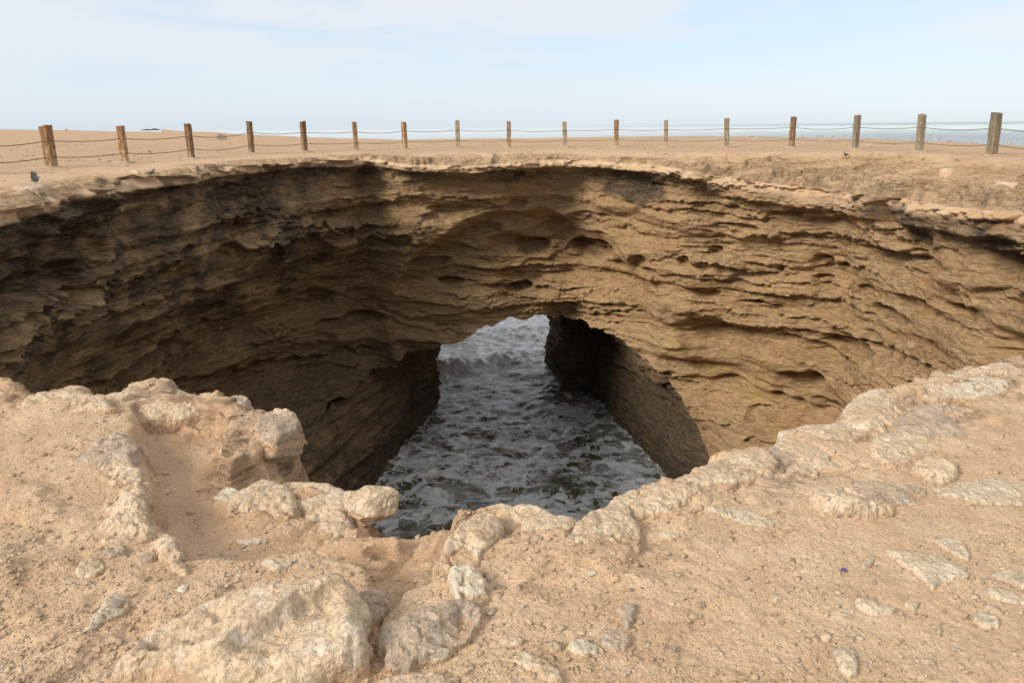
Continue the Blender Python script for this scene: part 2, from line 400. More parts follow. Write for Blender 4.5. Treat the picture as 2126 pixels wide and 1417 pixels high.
M_GULL = mat_simple('gull_white', (0.55, 0.55, 0.55), (0.75, 0.75, 0.74), 14, 0.002)
M_LEG = mat_simple('bird_leg', (0.25, 0.08, 0.06), (0.35, 0.12, 0.09), 14, 0.001)
M_BLOCK = mat_simple('block_concrete', (0.30, 0.25, 0.19), (0.46, 0.39, 0.30), 4, 0.02)
M_SHRUB = mat_simple('dry_shrub', (0.045, 0.045, 0.03), (0.11, 0.095, 0.06), 2, 0.02)
M_BLUE = mat_simple('blue_plastic', (0.05, 0.05, 0.20), (0.09, 0.09, 0.28), 30, 0.0005, 0.4)

# ---------------------------------------------------------------- the plateau: ground height
POST_B = [(108, 348), (260, 338), (398, 329), (523, 319), (633, 315), (740, 312), (841, 309), (951, 306), (1057, 306), (1173, 305),
          (1279, 305), (1382, 305), (1508, 305), (1643, 306), (1775, 309), (1908, 315), (2058, 323)]
POST_T = [(94, 262), (249, 261), (389, 257), (517, 252), (628, 252), (735, 253), (838, 253), (949, 250), (1056, 252), (1172, 253),
          (1280, 249), (1383, 250), (1509, 246), (1648, 243), (1781, 239), (1915, 238), (2070, 234)]
EDGE_PX = [(2126, 302, 31.5), (2060, 299, 32.5), (1914, 293, 36), (1790, 288, 39), (1650, 284, 43), (1512, 284, 44), (1406, 283, 46), (1180, 286, 48),
           (1000, 288, 48), (884, 289, 48), (830, 290, 49), (720, 288, 51), (640, 285, 60), (500, 279, 85), (360, 274.5, 150), (345, 272.5, 215), (336, 268.5, 300), (0, 269, 400)]
EDGE = [pix_y(a, b, y) for a, b, y in EDGE_PX]
ctrl = [(x, y, -0.64) for x in (-9, -4.5, 0, 4.5, 9) for y in (-12, -4, 0, 3, 5)]
ctrl += [(-10.5, 9, -.36), (11.5, 9, -.40), (-12.5, 14, -.10), (14, 14, -.08), (-60, -30, -.6), (60, -30, -.6), (0, -300, -.6), (-300, -100, 0.2), (-20, 20, 0.02), (-30, 30, 0.12), (-60, 60, 0.3), (-40, 150, 0.6), (-140, 150, 0.8)]
for (a, b) in POST_B:
    p = pix_z(a, b, 0.0); ctrl.append((p[0], p[1], 0.0))
ctrl += [tuple(e) for e in EDGE]
ctrl = np.array(ctrl)
_D = np.sqrt(((ctrl[:, None, :2] - ctrl[None, :, :2]) ** 2).sum(-1))
_A = np.zeros((len(ctrl) + 1,) * 2); _A[:-1, :-1] = _D; _A[-1, :-1] = 1; _A[:-1, -1] = 1
_W = np.linalg.solve(_A + np.eye(len(_A)) * 1e-6, np.append(ctrl[:, 2], 0))

def ground_base(x, y):
    x = np.asarray(x, float); y = np.asarray(y, float)
    s = np.full(x.shape, _W[-1])
    for k in range(len(ctrl)):
        s = s + _W[k] * np.sqrt((x - ctrl[k, 0]) ** 2 + (y - ctrl[k, 1]) ** 2)
    return s

# ---------------------------------------------------------------- rim of the sinkhole
LIP = [(2126, 440, -.85), (2049, 434, -.9), (1914, 420, -1.0), (1850, 412, -1.0), (1745, 394, -1.0), (1600, 380, -.85), (1490, 365, -.7), (1420, 350, -.45),
       (1343, 341, -.36), (1242, 334, -.30), (1180, 331, -.27), (1089, 333, -.27), (1032, 338, -.32), (988, 345, -.42), (930, 342, -.36), (845, 341, -.32),
       (757, 326, -.10), (720, 333, -.16), (643, 331, -.10), (576, 337, -.12), (518, 342, -.12), (440, 350, -.15), (369, 367, -.18), (281, 376, -.2),
       (190, 388, -.22), (102, 405, -.25), (47, 423, -.28), (0, 437, -.30)]
NEAR = [(0, 790), (61, 803), (112, 800), (146, 800), (193, 817), (251, 815), (305, 805), (349, 797), (406, 813), (464, 827), (508, 836), (545, 848), (585, 855),
        (598, 872), (590, 905), (572, 940), (572, 975, -.7), (590, 1012, -.77), (640, 1016, -.78), (690, 1026, -.78), (712, 1046, -.78), (765, 1066, -.78), (778, 1090, -.78), (783, 1106, -.78), (798, 1103, -.78), (886, 1087, -.77), (944, 1065, -.68),
        (988, 1064), (1055, 1050), (1106, 1060), (1150, 1075), (1181, 1091), (1218, 1081), (1245, 1052), (1276, 1037), (1326, 1014), (1360, 1010), (1394, 993),
        (1450, 974), (1497, 950), (1585, 930), (1626, 913), (1663, 890), (1731, 884), (1772, 874), (1780, 838), (1805, 818), (1870, 806), (1904, 794),
        (1961, 777), (2026, 767), (2066, 755), (2126, 746)]
lip_w = [pix_z(a, b, z) for a, b, z in LIP]
near_w = [pix_z(p[0], p[1], p[2] if len(p) > 2 else -.63) for p in NEAR]
off_r = [(5.2, 6.0, -.62), (7.0, 7.2, -.58), (9.2, 9.6, -.55), (10.6, 12.6, -.7)]
off_l = [(-8.4, 10.2, -.35), (-6.8, 7.6, -.5), (-5.0, 5.9, -.6)]
RIM = [np.array(p) for p in lip_w] + [np.array(p) for p in off_l] + near_w + [np.array(p) for p in off_r]
RIM = np.array(RIM)
HC = np.array([0.3, 14.5])

def resample(P, step):
    P = np.vstack([P, P[:1]]); seg = np.linalg.norm(np.diff(P[:, :2], axis=0), axis=1)
    s = np.concatenate([[0], np.cumsum(seg)]); n = int(s[-1] / step)
    t = np.linspace(0, s[-1], n, endpoint=False)
    return np.stack([np.interp(t, s, P[:, k]) for k in range(3)], 1)
_r = resample(RIM, 0.05)
_th = np.arctan2(_r[:, 1] - HC[1], _r[:, 0] - HC[0]); _rr = np.hypot(_r[:, 0] - HC[0], _r[:, 1] - HC[1])
_o = np.argsort(_th); _th = _th[_o]; _rr = _rr[_o]; _zz = _r[_o, 2]
def _sm(a, k):
    kk = np.hanning(2 * k + 1); kk /= kk.sum()
    return np.convolve(np.concatenate([a[-k:], a, a[:k]]), kk, 'valid')
_rr = _sm(_rr, 20); _zz = _sm(_zz, 12)
_the = np.concatenate([_th - 2 * math.pi, _th, _th + 2 * math.pi])
_rre = np.tile(_rr, 3); _zze = np.tile(_zz, 3)
def rim_r(th): return np.interp(th, _the, _rre)
def rim_z(th): return np.interp(th, _the, _zze)

# theta samples: dense where the camera sees the wall
def theta_samples(step_far=0.042, step_near=0.22):
    t = []; a = -math.pi
    while a < math.pi:
        t.append(a)
        deg = math.degrees(a)
        vis = -28 < deg < 180 or deg > 180 - 1 or deg < -152
        r = float(rim_r(a))
        a += (step_far if vis else step_near) / r
    return np.array(t)
TH = theta_samples()
NT = len(TH)
RR = rim_r(TH); RZ = rim_z(TH)
RADX, RADY = np.cos(TH), np.sin(TH)
nearside = sstep(-0.35, -0.75, np.sin(TH))        # towards the camera
WATER_Z = -13.0
ZB = -14.6

# ---- wall rows
s = np.concatenate([np.linspace(0, 1, 60) ** 1.25 * 1.3, 1.3 + np.linspace(0, 1, 330)[1:] * 1.0])
depth_s = np.concatenate([np.linspace(0, 1.3, 50), np.linspace(1.3, 11.0, 320)[1:], np.linspace(11.0, 14.3, 40)[1:]])
frac = depth_s / depth_s[-1]
_ry = HC[1] + RR * RADY
under = sstep(7.6, 6.5, _ry)                       # below the near shelf the wall starts under its lip
RZW = RZ - .75 * under
ZW = RZW[None, :] + (ZB - RZW)[None, :] * frac[:, None]
DEP = RZ[None, :] - ZW
THW = np.broadcast_to(TH, ZW.shape)
base_o = np.interp(DEP, [0, .10, .24, .32, .5, 1.0, 1.8, 3.5, 6, 9, 12, 14.5], [0, -.10, -.06, .38, .70, .80, .62, .35, .25, .25, .4, .6])
_rs = sstep(4.5, 8.5, RR * RADX)[None, :]
base_o = base_o * (1 - _rs) + _rs * np.interp(DEP, [0, .1, .35, .55, .68, .9, 1.4, 3, 6, 14.5], [0, -.30, -.55, -.50, .05, .45, .55, .4, .25, .5])
lip_var = 0.65 + 0.6 * perlin(np.cos(TH) * 3.1, np.sin(TH) * 3.1, 4.4)
base_o = base_o * np.clip(lip_var, 0.25, 1.4)[None, :]
base_o = base_o + (0.35 * under)[None, :]
Rw = RR[None, :] + base_o
XW = HC[0] + Rw * RADX; YW = HC[1] + Rw * RADY
# alcove above the arch
ell = 1 - ((XW - 0.4) / 4.9) ** 2 - ((ZW + 6.6 - 0.35 * perlin(XW * .6, ZW * .9, 2.2)) / 4.5) ** 2
alc = sstep(-0.02, 0.22, ell) * sstep(20, 24, YW)
alc = alc * (1.25 - 0.75 * sstep(-4.9, -5.7, ZW))
big = 0.55 * fbm(XW * .16, YW * .16, ZW * .30, 3) + 0.25 * perlin(XW * .5, YW * .5, ZW * .9)
D = -alc - big * sstep(0.2, 2.0, DEP)
D += 0.75 * (strata(XW, YW, ZW, 2.1, 1.3, 0.18) - 0.25) * sstep(.3, 1.5, DEP)
rough_ = .30 + 1.35 * sstep(-.22, .22, perlin(XW * .23 + 5, YW * .23, ZW * .55) + .35 * perlin(XW * .8, YW * .8, ZW * 1.6))
rough_ = rough_ * (1 - .55 * sstep(3, 8, XW) * sstep(-3.5, -7, ZW))        # worn smooth low on the right
bw = ZW + .9 * perlin(XW * .11, YW * .11, ZW * .25) + .10 * perlin(XW * .6, YW * .6, ZW)
bn_ = perlin(XW * .03, YW * .03, bw * .75) + .6 * perlin(XW * .06 + 5, YW * .06, bw * 1.9) + .25 * perlin(XW * .2 + 9, YW * .2, bw * 4.5)
D += .56 * bn_ * sstep(.4, 1.5, DEP)
# the beds step back towards the foot, most on the shaded left side
_in = 1 - sstep(-7.6, -10.2, ZW)
D -= ((.7 + 2.0 * sstep(2, -7, XW)) * sstep(-2.6, -6.5, ZW) * sstep(12, 19, YW) + .5 * sstep(1, -8, XW) * sstep(-3, -7, ZW)) * _in
D += (2.5 * sstep(-3.5, -7.5, XW) + 1.6 * sstep(4, 8, XW)) * sstep(-8.6, -11.6, ZW) * sstep(11, 15, YW)
D += 0.42 * (strata(XW, YW, ZW, 0.80, 2.7, 0.25) - 0.2) * (.35 + .65 * np.clip(rough_, 0, 1))
D += 0.28 * strata(XW, YW, ZW, 0.36, 4.1, 0.3) * rough_
D += 0.15 * strata(XW, YW, ZW, 0.19, 6.3, 0.35) * rough_
D += 0.07 * strata(XW, YW, ZW, 0.11, 3.9, 0.4) * rough_
smo = sstep(0.05, 0.45, perlin(XW * .22, YW * .22, ZW * .45 + 9))          # smooth worn stretches
D += (0.07 * fbm(XW * 2.2, YW * 2.2, ZW * 4, 4, .6)) * (1 - .6 * smo)
D += 0.10 * np.abs(perlin(XW * 1.1, YW * 1.1, ZW * 1.8 + 20)) * (1 - .5 * smo)
# lip: thin broken slabs
lipf = np.exp(-DEP / 0.6)
D += lipf * (0.34 * perlin(XW * .7, YW * .7, ZW * 2.5) + 0.24 * perlin(XW * 2.3, YW * 2.3, ZW * 5) + 0.12 * perlin(XW * 6, YW * 6, ZW * 9))
# hollows read off the photograph: px, py, rx, rz (m), depth
BASEP = np.stack([XW, YW, ZW], -1)
PXW, PYW = project(BASEP)
front = YW > 6
HOLL = [(1225, 522, .95, .40, 1.1), (1105, 520, .75, .35, .8), (1690, 545, .35, .30, .5), (1650, 795, .9, .35, .7), (1745, 722, 1.2, .28, .6), (1840, 430, .7, .5, .6),
        (1605, 562, .14, .14, .4), (1690, 585, .3, .22, .4), (950, 605, .5, .18, .6), (1080, 610, .6, .22, .7), (1320, 540, .35, .25, .4), (1415, 545, .3, .2, .35),
        (330, 385, 1.6, .35, .6), (150, 520, 1.6, .9, .6), (680, 540, .3, .35, .45), (830, 500, .5, .3, .4), (760, 690, 1.6, .3, .7), (420, 770, 1.6, .35, .7),
        (1780, 610, .5, .2, .4), (1530, 470, .9, .2, .35), (1930, 545, 1.0, .22, .4), (1700, 850, .8, .18, .4), (1450, 610, .7, .16, .35), (1560, 640, .9, .18, .4),
        (600, 640, 1.4, .22, .5), (900, 560, 1.0, .2, .5), (250, 640, 1.2, .2, .4), (1010, 480, .6, .25, .4), (1830, 655, 1.1, .2, .45), (2000, 650, .9, .2, .4), (1480, 520, .25, .2, .35)]
for (hx, hy, rx, rz, dd) in HOLL:
    q = np.where(front, (PXW - hx) ** 2 + (PYW - hy) ** 2, 1e12); k = np.unravel_index(np.argmin(q), q.shape)
    al = (TH - TH[k[1]]); al = (al + math.pi) % (2 * math.pi) - math.pi
    al = al[None, :] * RR[k[1]]; dz = ZW - ZW[k]
    n_ = 0.25 * perlin(XW * 2.0 + hx, YW * 2.0, ZW * 3)
    e = (al / rx) ** 2 + (np.where(dz > 0, dz / (rz * .8), dz / (rz * 1.4))) ** 2 + n_
    D -= dd * sstep(1.0, 0.35, e)
# wind-worn scallops: sharp roof, long sloping floor, mostly on the right wall
rs_ = np.random.default_rng(77)
for k in range(110):
    th0 = math.radians(rs_.uniform(-5, 135) if k % 4 else rs_.uniform(100, 190)); z0 = -1.2 - 9.5 * rs_.uniform(0, 1); rx = rs_.uniform(.35, 1.5); rz = rs_.uniform(.16, .42) * (1 + .3 * rx); dd = rs_.uniform(.12, .40)
    r0_ = float(rim_r(th0)); cs = np.abs(((TH - th0 + math.pi) % (2 * math.pi)) - math.pi) * r0_ < rx * 1.3
    if not cs.any(): continue
    al = ((TH[cs] - th0 + math.pi) % (2 * math.pi) - math.pi)[None, :] * r0_; dz = ZW[:, cs] - z0 - .12 * perlin(al * 1.5 + k, ZW[:, cs], .5)
    e = (al / rx) ** 2 + np.where(dz > 0, dz / (rz * .45), dz / (rz * 1.7)) ** 2
    D[:, cs] -= dd * sstep(1.0, .25, e)
# masks on the wall
def blob(px, py, rx, ry):
    w = np.where(front, ((PXW - px) / rx) ** 2 + ((PYW - py) / ry) ** 2, 99)
    return np.clip(1.25 - w, 0, 1)
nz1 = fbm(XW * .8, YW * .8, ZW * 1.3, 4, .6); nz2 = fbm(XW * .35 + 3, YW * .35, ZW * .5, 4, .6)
pat_shade = np.clip(sstep(1.1, 0.25, DEP - 0.55 * nz2 * 1.6) * sstep(0.12, .35, DEP) * (0.55 + 0.9 * nz2), 0, 1)
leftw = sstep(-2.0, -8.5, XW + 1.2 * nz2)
pat_shade = np.maximum(pat_shade, np.clip(leftw * (0.72 + .7 * nz2 + 1.0 * nz1) * sstep(.1, .3, DEP) * sstep(10, 1.0, DEP), 0, 1))  # black crust on the left wall, strengthened to paint in its shade
pat_shade = np.maximum(pat_shade, 0.62 * leftw * np.clip(.6 + nz1, 0, 1) * sstep(.2, .6, DEP))  # crust carried down to the foot, painting the left side's shade
pat_shade = np.maximum(pat_shade, np.clip(blob(1800, 380, 90, 45) * (.9 + nz1), 0, 1))
pat_shade = np.maximum(pat_shade, 1.0 * sstep(-10.9, -11.9, ZW + .35 * nz1))
pat_shade = np.maximum(pat_shade, .85 * sstep(-6.0, -9.0, ZW + .6 * nz1) * sstep(0, -5, XW))  # deep shade of the lower left wall painted into the colour
ora = (.35 + .65 * sstep(-.2, .3, nz1)) * np.clip(sum(blob(*b) for b in ((1105, 378, 40, 28), (1800, 445, 32, 55), (1920, 612, 40, 55), (488, 475, 38, 55), (705, 400, 45, 70), (2080, 455, 70, 30))) * (.75 + .8 * nz1), 0, 1) * .8
bedm = sstep(.15, .5, strata(XW, YW, ZW, .36, 4.1, .3)) * .7 + .3
yel = bedm * np.clip(np.exp(-((PYW - (745 + .75 * (PXW - 1420) - .0004 * (PXW - 1420) ** 2)) / 22) ** 2) * (PXW > 1380) * (PXW < 1680) * front * (.7 + 1.6 * nz1), 0, 1) * .6
yel = np.maximum(yel, .16 * bedm * np.clip(sstep(.1, .5, nz2) * sstep(1.5, 3, DEP) * (XW > 3), 0, 1))
sandw = np.clip(lipf * .9 * (1 - pat_shade) + 0 * nz1, 0, 1) * sstep(.5, .05, DEP)
# the arch cut
E_OUT = [(-6.4, -15.2), (-6.7, -12.0), (-7.4, -10.4), (-7.2, -9.4), (-4.9, -8.5), (-2.4, -7.5), (-1.3, -7.05), (0.0, -6.75), (1.3, -6.7), (2.6, -6.8),
         (4.1, -7.0), (5.3, -7.9), (6.3, -8.9), (7.0, -10.3), (6.9, -12.0), (6.5, -15.2)]
_XC = XW  # cut follows the recessed surface
ecut = poly_sdf(HC[0] + (Rw - D) * RADX + .18 * perlin(XW * 1.3, YW, ZW * 2), ZW + .22 * perlin(XW * 1.1, YW, ZW) + .1 * perlin(XW * 4, YW, ZW * 2), E_OUT)
incut = (ecut > 0) & (YW > 20)

Rf = Rw - D
XF = HC[0] + Rf * RADX; YF = HC[1] + Rf * RADY
ZF = ZW + 0.05 * fbm(XW * 1.5, YW * 1.5, ZW * 1.5, 3) * sstep(.2, 1, DEP)
PW = np.stack([XF, YF, ZF], -1)
MW = np.stack([sandw, pat_shade, ora, np.where(yel > .02, yel, -.7 * np.exp(-DEP / .35))], -1)

keep = ~(incut[:-1, :] | incut[1:, :])
keep = keep & ~(np.roll(incut, -1, 1)[:-1] | np.roll(incut, -1, 1)[1:])
nrow = PW.shape[0]
wall_parts = []
Qw = grid_quads(nrow, NT, keep, flip=True, wrap=True)
V_, Q_, M_ = compact(PW.reshape(-1, 3), Qw, MW.reshape(-1, 4))
wall_parts.append((V_, Q_, M_))

# ---- tunnel through to the sea
def _box(a, kr, kc):
    c = np.cumsum(np.pad(a, ((kr + 1, kr), (0, 0)), 'edge'), 0); a = (c[2 * kr + 1:] - c[:-2 * kr - 1]) / (2 * kr + 1)
    c = np.cumsum(np.pad(a, ((0, 0), (kc + 1, kc)), 'wrap'), 1); return (c[:, 2 * kc + 1:] - c[:, :-2 * kc - 1]) / (2 * kc + 1)
RSM = _box(Rf, 14, 12); XSM = HC[0] + RSM * RADX; YSM = HC[1] + RSM * RADY
def wall_y_at(x, z):
    r_ = int(np.argmin(np.abs(ZW[:, NT // 2] - z)))
    sel = (YW[r_] > 18); xs = XW[r_][sel]; ys = YSM[r_][sel]; xs = XSM[r_][sel]; o = np.argsort(xs)
    return float(np.interp(x, xs[o], ys[o]))
def sec(pts, n=520):
    P = np.array(pts, float); seg = np.linalg.norm(np.diff(P, axis=0), axis=1); t = np.concatenate([[0], np.cumsum(seg)])
    t = t / t[-1]; u = np.linspace(0, 1, n)
    return np.stack([np.interp(u, t, P[:, k]) for k in range(3)], 1)
cen = np.array([0.2, -11.0])
def grow(pts, g):
    o = []
    for x, z in pts:
        d = np.array([x, z]) - cen; d = d / np.linalg.norm(d)
        o.append((x + d[0] * g, z + d[1] * g))
    return o
E0 = [(x, wall_y_at(x, max(z, -13)) + 1.0, z) for x, z in grow(E_OUT, 1.3)]
E1 = [(x, wall_y_at(x, max(z, -13)) + 0.55, z) for x, z in grow(E_OUT, .22)]
E2 = [(x * .98, wall_y_at(x, max(z, -13)) + 1.5, z) for x, z in grow(E_OUT, .10)]
MA = [(-4.5, 33.5, -15.2), (-4.7, 33.5, -12.0), (-4.9, 33.6, -10.2), (-4.5, 33.8, -8.8), (-3.6, 34, -7.4), (-2.2, 34.2, -6.4), (-1, 34.3, -6.0), (0.3, 34.4, -5.7), (1.3, 34.4, -5.7), (2.4, 34.5, -5.8),
      (3.8, 34.8, -6.2), (4.6, 35, -7.0), (5.0, 35.5, -8.8), (4.9, 36, -10.5), (4.75, 36.3, -12.0), (4.7, 36.5, -15.2)]
MB = [(-4.0, 35.0, -15.2), (-4.2, 35.0, -12.0), (-4.3, 35.2, -10.2), (-4.0, 35.4, -8.8), (-3.2, 35.6, -7.4), (-2.2, 35.9, -6.4), (-1, 36.2, -6.0), (0.3, 36.4, -5.7), (1.3, 36.6, -5.7), (2.4, 36.8, -5.8),
      (3.6, 37.2, -6.2), (4.2, 37.5, -7.0), (4.3, 37.8, -8.8), (4.25, 37.9, -10.5), (4.2, 37.9, -12.0), (4.1, 37.9, -15.2)]
MC = [(-3.8, 36.0, -15.2), (-4.0, 36.0, -12.0), (-4.0, 36.2, -10.2), (-3.8, 36.4, -8.8), (-3.0, 36.8, -7.4), (-2.0, 37.0, -6.4), (-1, 37.4, -6.0), (0.2, 37.7, -5.8), (1.1, 37.9, -5.8), (1.9, 38.1, -6.0),
      (2.5, 38.2, -6.5), (2.65, 38.3, -7.2), (2.65, 38.3, -8.8), (2.65, 38.3, -10.5), (2.65, 38.2, -12.0), (2.75, 38.1, -15.2)]
MD = [(-3.75, 36.8, -15.2), (-3.9, 36.8, -12.0), (-3.9, 37.0, -10.2), (-3.7, 37.3, -8.8), (-3.0, 37.8, -7.4), (-2.0, 38.5, -6.4), (-1, 39.5, -6.0), (0.2, 40.5, -5.8), (1.1, 41.2, -5.8), (1.7, 42.0, -6.0),
      (2.1, 42.6, -6.5), (2.2, 42.8, -7.2), (2.15, 43, -8.8), (2.15, 43, -10.5), (2.15, 43, -12.0), (2.2, 43, -15.2)]
ME = [(-24, 37.5, -15.2), (-22, 38, -12), (-20, 38.5, -10), (-17, 39.5, -6), (-14, 41, -3), (-10, 43, -0.6), (-5, 46.5, -0.5), (0, 46.8, -0.5), (4, 46, -0.5), (8, 45, -0.5),
      (12, 43.5, -0.6), (14, 42.5, -2.0), (16, 42, -6), (19, 41.5, -9), (22, 41, -12), (26, 40, -15.2)]
SECS = [sec(q) for q in (E0, E1, E2, MA, MB, MC, MD, ME)]
rows = []
for i, nn in enumerate((3, 14, 100, 26, 24, 60, 24)):
    for k in range(nn):
        t = k / nn; rows.append(SECS[i] * (1 - t) + SECS[i + 1] * t)
rows.append(SECS[-1])
PT = np.array(rows)
PTS = PT.copy()
for _ in range(2):
    PTS[1:-1] = (PTS[:-2] + PTS[1:-1] * 2 + PTS[2:]) / 4
Nn = grid_normals(PTS)
c3 = np.array([0.2, 0, -10.0]); toC = c3 - PTS; toC[..., 1] = 0
sgn = np.sign((Nn * toC).sum(-1, keepdims=True)); sgn[sgn == 0] = 1
Nn = Nn * sgn
x, y, z = PTS[..., 0], PTS[..., 1], PTS[..., 2]
Dt = 0.30 * fbm(x * .3, y * .3, z * .5, 3) + .45 * (strata(x, y, z, 1.3, 8.1, .12) - .2) + .46 * (strata(x, y, z, .55, 9.4, .12) - .2) + .28 * strata(x, y, z, .27, 3.3, .15) + .05 * fbm(x * 2, y * 2, z * 4, 3)
am = np.ones(len(rows)); am[:3] = 0.0; am[3:17] = np.linspace(0.05, 1, 14); am[-12:] = np.linspace(1, 0, 12)
PT2 = PTS + Nn * (Dt * am[:, None])[..., None]
nzt = fbm(x * .8, y * .8, z * 1.3, 3)
mt = np.zeros(PT2.shape[:2] + (4,)); mt[..., 1] = np.clip(.72 + .35 * nzt, 0, 1); mt[..., 1] = np.maximum(mt[..., 1], 1.0 * sstep(-10.9, -11.8, z + .3 * nzt))  # overall dark tone paints tunnel shade; the low band is tide stain
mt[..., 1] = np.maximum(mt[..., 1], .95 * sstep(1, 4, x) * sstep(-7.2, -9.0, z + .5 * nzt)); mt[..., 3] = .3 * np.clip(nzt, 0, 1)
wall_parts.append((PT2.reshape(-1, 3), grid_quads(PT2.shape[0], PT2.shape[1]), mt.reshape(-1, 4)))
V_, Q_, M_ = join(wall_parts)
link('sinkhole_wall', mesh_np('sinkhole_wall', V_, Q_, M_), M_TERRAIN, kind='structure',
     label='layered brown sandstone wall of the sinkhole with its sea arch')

# ---------------------------------------------------------------- ground sheet around the hole
EB = [(e[0], e[1]) for e in EDGE] + [(-500, 420), (-900, 250), (-1600, -400), (-1200, -1500), (0, -1800), (900, -1500), (500, -500), (200, -120), (110, -40), (75, 0), (48, 18), (33, 26)]
eb = np.array(EB); eth = np.arctan2(eb[:, 1] - HC[1], eb[:, 0] - HC[0]); er = np.log(np.hypot(eb[:, 0] - HC[0], eb[:, 1] - HC[1]))
o = np.argsort(eth); eth = eth[o]; er = er[o]
OUTR = np.exp(np.interp(TH, np.concatenate([eth - 2 * math.pi, eth, eth + 2 * math.pi]), np.tile(er, 3)))
OUTR = OUTR * (1 + .02 * perlin(np.cos(TH) * 25, np.sin(TH) * 25, 1.0))
offs = np.concatenate([np.linspace(0, 1, 30) ** 1.3 * 2.4, 2.4 + np.linspace(0, 1, 36)[1:] * 6.6])
gr = [RR + d for d in offs]
r0 = gr[-1]
nfar = 46
for k in range(1, nfar + 1):
    t = k / nfar
    gr.append(np.exp(np.log(r0) * (1 - t) + np.log(np.maximum(OUTR, r0 * 1.05)) * t))
GRr = np.array(gr); ng = len(GRr)
dg = GRr - RR[None, :]
Dlip = D[0][None, :] * np.exp(-dg / .5)
XG = HC[0] + (GRr - Dlip) * RADX; YG = HC[1] + (GRr - Dlip) * RADY
wband = 1.4 + 2.2 * sstep(-2, 6, RR * RADX)
g0 = ground_base(XG, YG)
tt = np.clip(dg / wband[None, :], 0, 1); tt = 1 - (1 - tt) ** 2
ZG = RZ[None, :] + (g0 - RZ[None, :]) * tt
rock = np.exp(-dg / (.8 + 1.2 * sstep(3, 8, RR * RADX))[None, :])
terr = strata(XG * .8, YG * .8, ZG * 3 + .9 * perlin(XG * .5, YG * .5, 3.0) + .45 * perlin(XG * 1.9, YG * 1.9, 5), .38, 5.5, .3)
ZG = ZG + rock * ((.24 + .22 * sstep(3, 8, RR * RADX)[None, :]) * terr + .10 * perlin(XG * 1.1, YG * 1.1, 1.7) + .04 * perlin(XG * 3.5, YG * 3.5, 2.7)) * sstep(0, .12, dg)
ZG = ZG + .035 * perlin(XG * .35, YG * .35, 8.8) * sstep(.5, 4, dg) + .010 * perlin(XG * 2, YG * 2, 1.1) * sstep(60, 30, YG)
ZG = ZG + (ZF[0] - ZW[0])[None, :] * np.exp(-dg / .3)
nzg = fbm(XG * .9, YG * .9, 4.0, 4, .6)
sandg = np.clip(sstep(.25, 2.0, dg - 1.3 * sstep(4, 9, RR * RADX)[None, :] + .7 * nzg * np.exp(-dg / 1.5)) , 0, 1)
patg = np.clip(rock * (.15 + .9 * nzg) * sstep(.7, .1, dg), 0, .8)
# outer sea cliff under the edge
XS, YS, ZS, SS = [XG], [YG], [ZG], [sandg]
cliff_rows = 8
for k in range(1, cliff_rows + 1):
    t = k / cliff_rows
    rr_ = GRr[-1] + .25 * t + .4 * perlin(np.cos(TH) * 40, np.sin(TH) * 40, t * 5) * np.minimum(1, OUTR / 200)
    XS.append((HC[0] + rr_ * RADX)[None]); YS.append((HC[1] + rr_ * RADY)[None]); ZS.append((ZG[-1] * (1 - t) + ZB * t)[None]); SS.append(np.zeros((1, NT)))
XG2 = np.concatenate(XS); YG2 = np.concatenate(YS); ZG2 = np.concatenate(ZS); SG2 = np.concatenate(SS)
PG = np.stack([XG2, YG2, ZG2], -1)
MG = np.zeros(PG.shape[:2] + (4,)); MG[..., 0] = SG2; MG[:ng, :, 1] = patg * .8; MG[:ng, :, 2] = sstep(1.5, 5.0, dg + nzg) * np.clip(.7 + .3 * nzg, 0, 1); MG[:ng, :, 3] = -.45 * np.exp(-dg / 2)
NEAR_RECT = (-5.3, 5.6, -4.0, 6.6)
inr = (PG[..., 0] > NEAR_RECT[0] + .25) & (PG[..., 0] < NEAR_RECT[1] - .25) & (PG[..., 1] > NEAR_RECT[2] + .25) & (PG[..., 1] < NEAR_RECT[3] - .25)
mouth = (np.abs(PG[..., 0]) < 17) & (PG[..., 1] > 30) & (PG[..., 2] < -1.3)
bad = inr | mouth
b2 = np.roll(bad, -1, 1)
keepg = ~((bad[:-1] & bad[1:] & b2[:-1] & b2[1:]))
Qg = grid_quads(PG.shape[0], NT, keepg, flip=False, wrap=True)
V_, Q_, M_ = compact(PG.reshape(-1, 3), Qg, MG.reshape(-1, 4))
V_[:, 2] -= 0.0
ground_parts = [(V_, Q_, M_)]

# ---------------------------------------------------------------- near ground: the shelf the camera stands on
xs = np.unique(np.round(np.concatenate([np.arange(NEAR_RECT[0], -4.1, .06), np.arange(-4.1, 4.4, .0125), np.arange(4.4, NEAR_RECT[1] + .01, .06)]), 4))
ys_ = [NEAR_RECT[2]]
while ys_[-1] < 1.55: ys_.append(ys_[-1] + .08)
while ys_[-1] < NEAR_RECT[3]: ys_.append(ys_[-1] + .0045 * ys_[-1])
ys = np.array(ys_)
GX, GY = np.meshgrid(xs, ys)
HOLE = [(p[0], p[1]) for p in near_w] + [(p[0], p[1]) for p in off_r] + [(9, 14), (-8, 14)] + [(p[0], p[1]) for p in off_l]
PATH = [(285, 862), (400, 850), (520, 880), (480, 930), (475, 990), (540, 960), (590, 930), (700, 960), (800, 1000), (900, 1030), (950, 1040), (935, 1140), (940, 1190), (965, 1240), (900, 1255), (850, 1268),
        (808, 1320), (806, 1380), (790, 1400), (776, 1390), (770, 1300), (800, 1270), (765, 1205), (650, 1182), (500, 1200), (400, 1195), (378, 1150), (312, 1110), (303, 1000), (280, 935)]
PATHW = [tuple(pix_z(a, b, -.70)[:2]) for a, b in PATH]
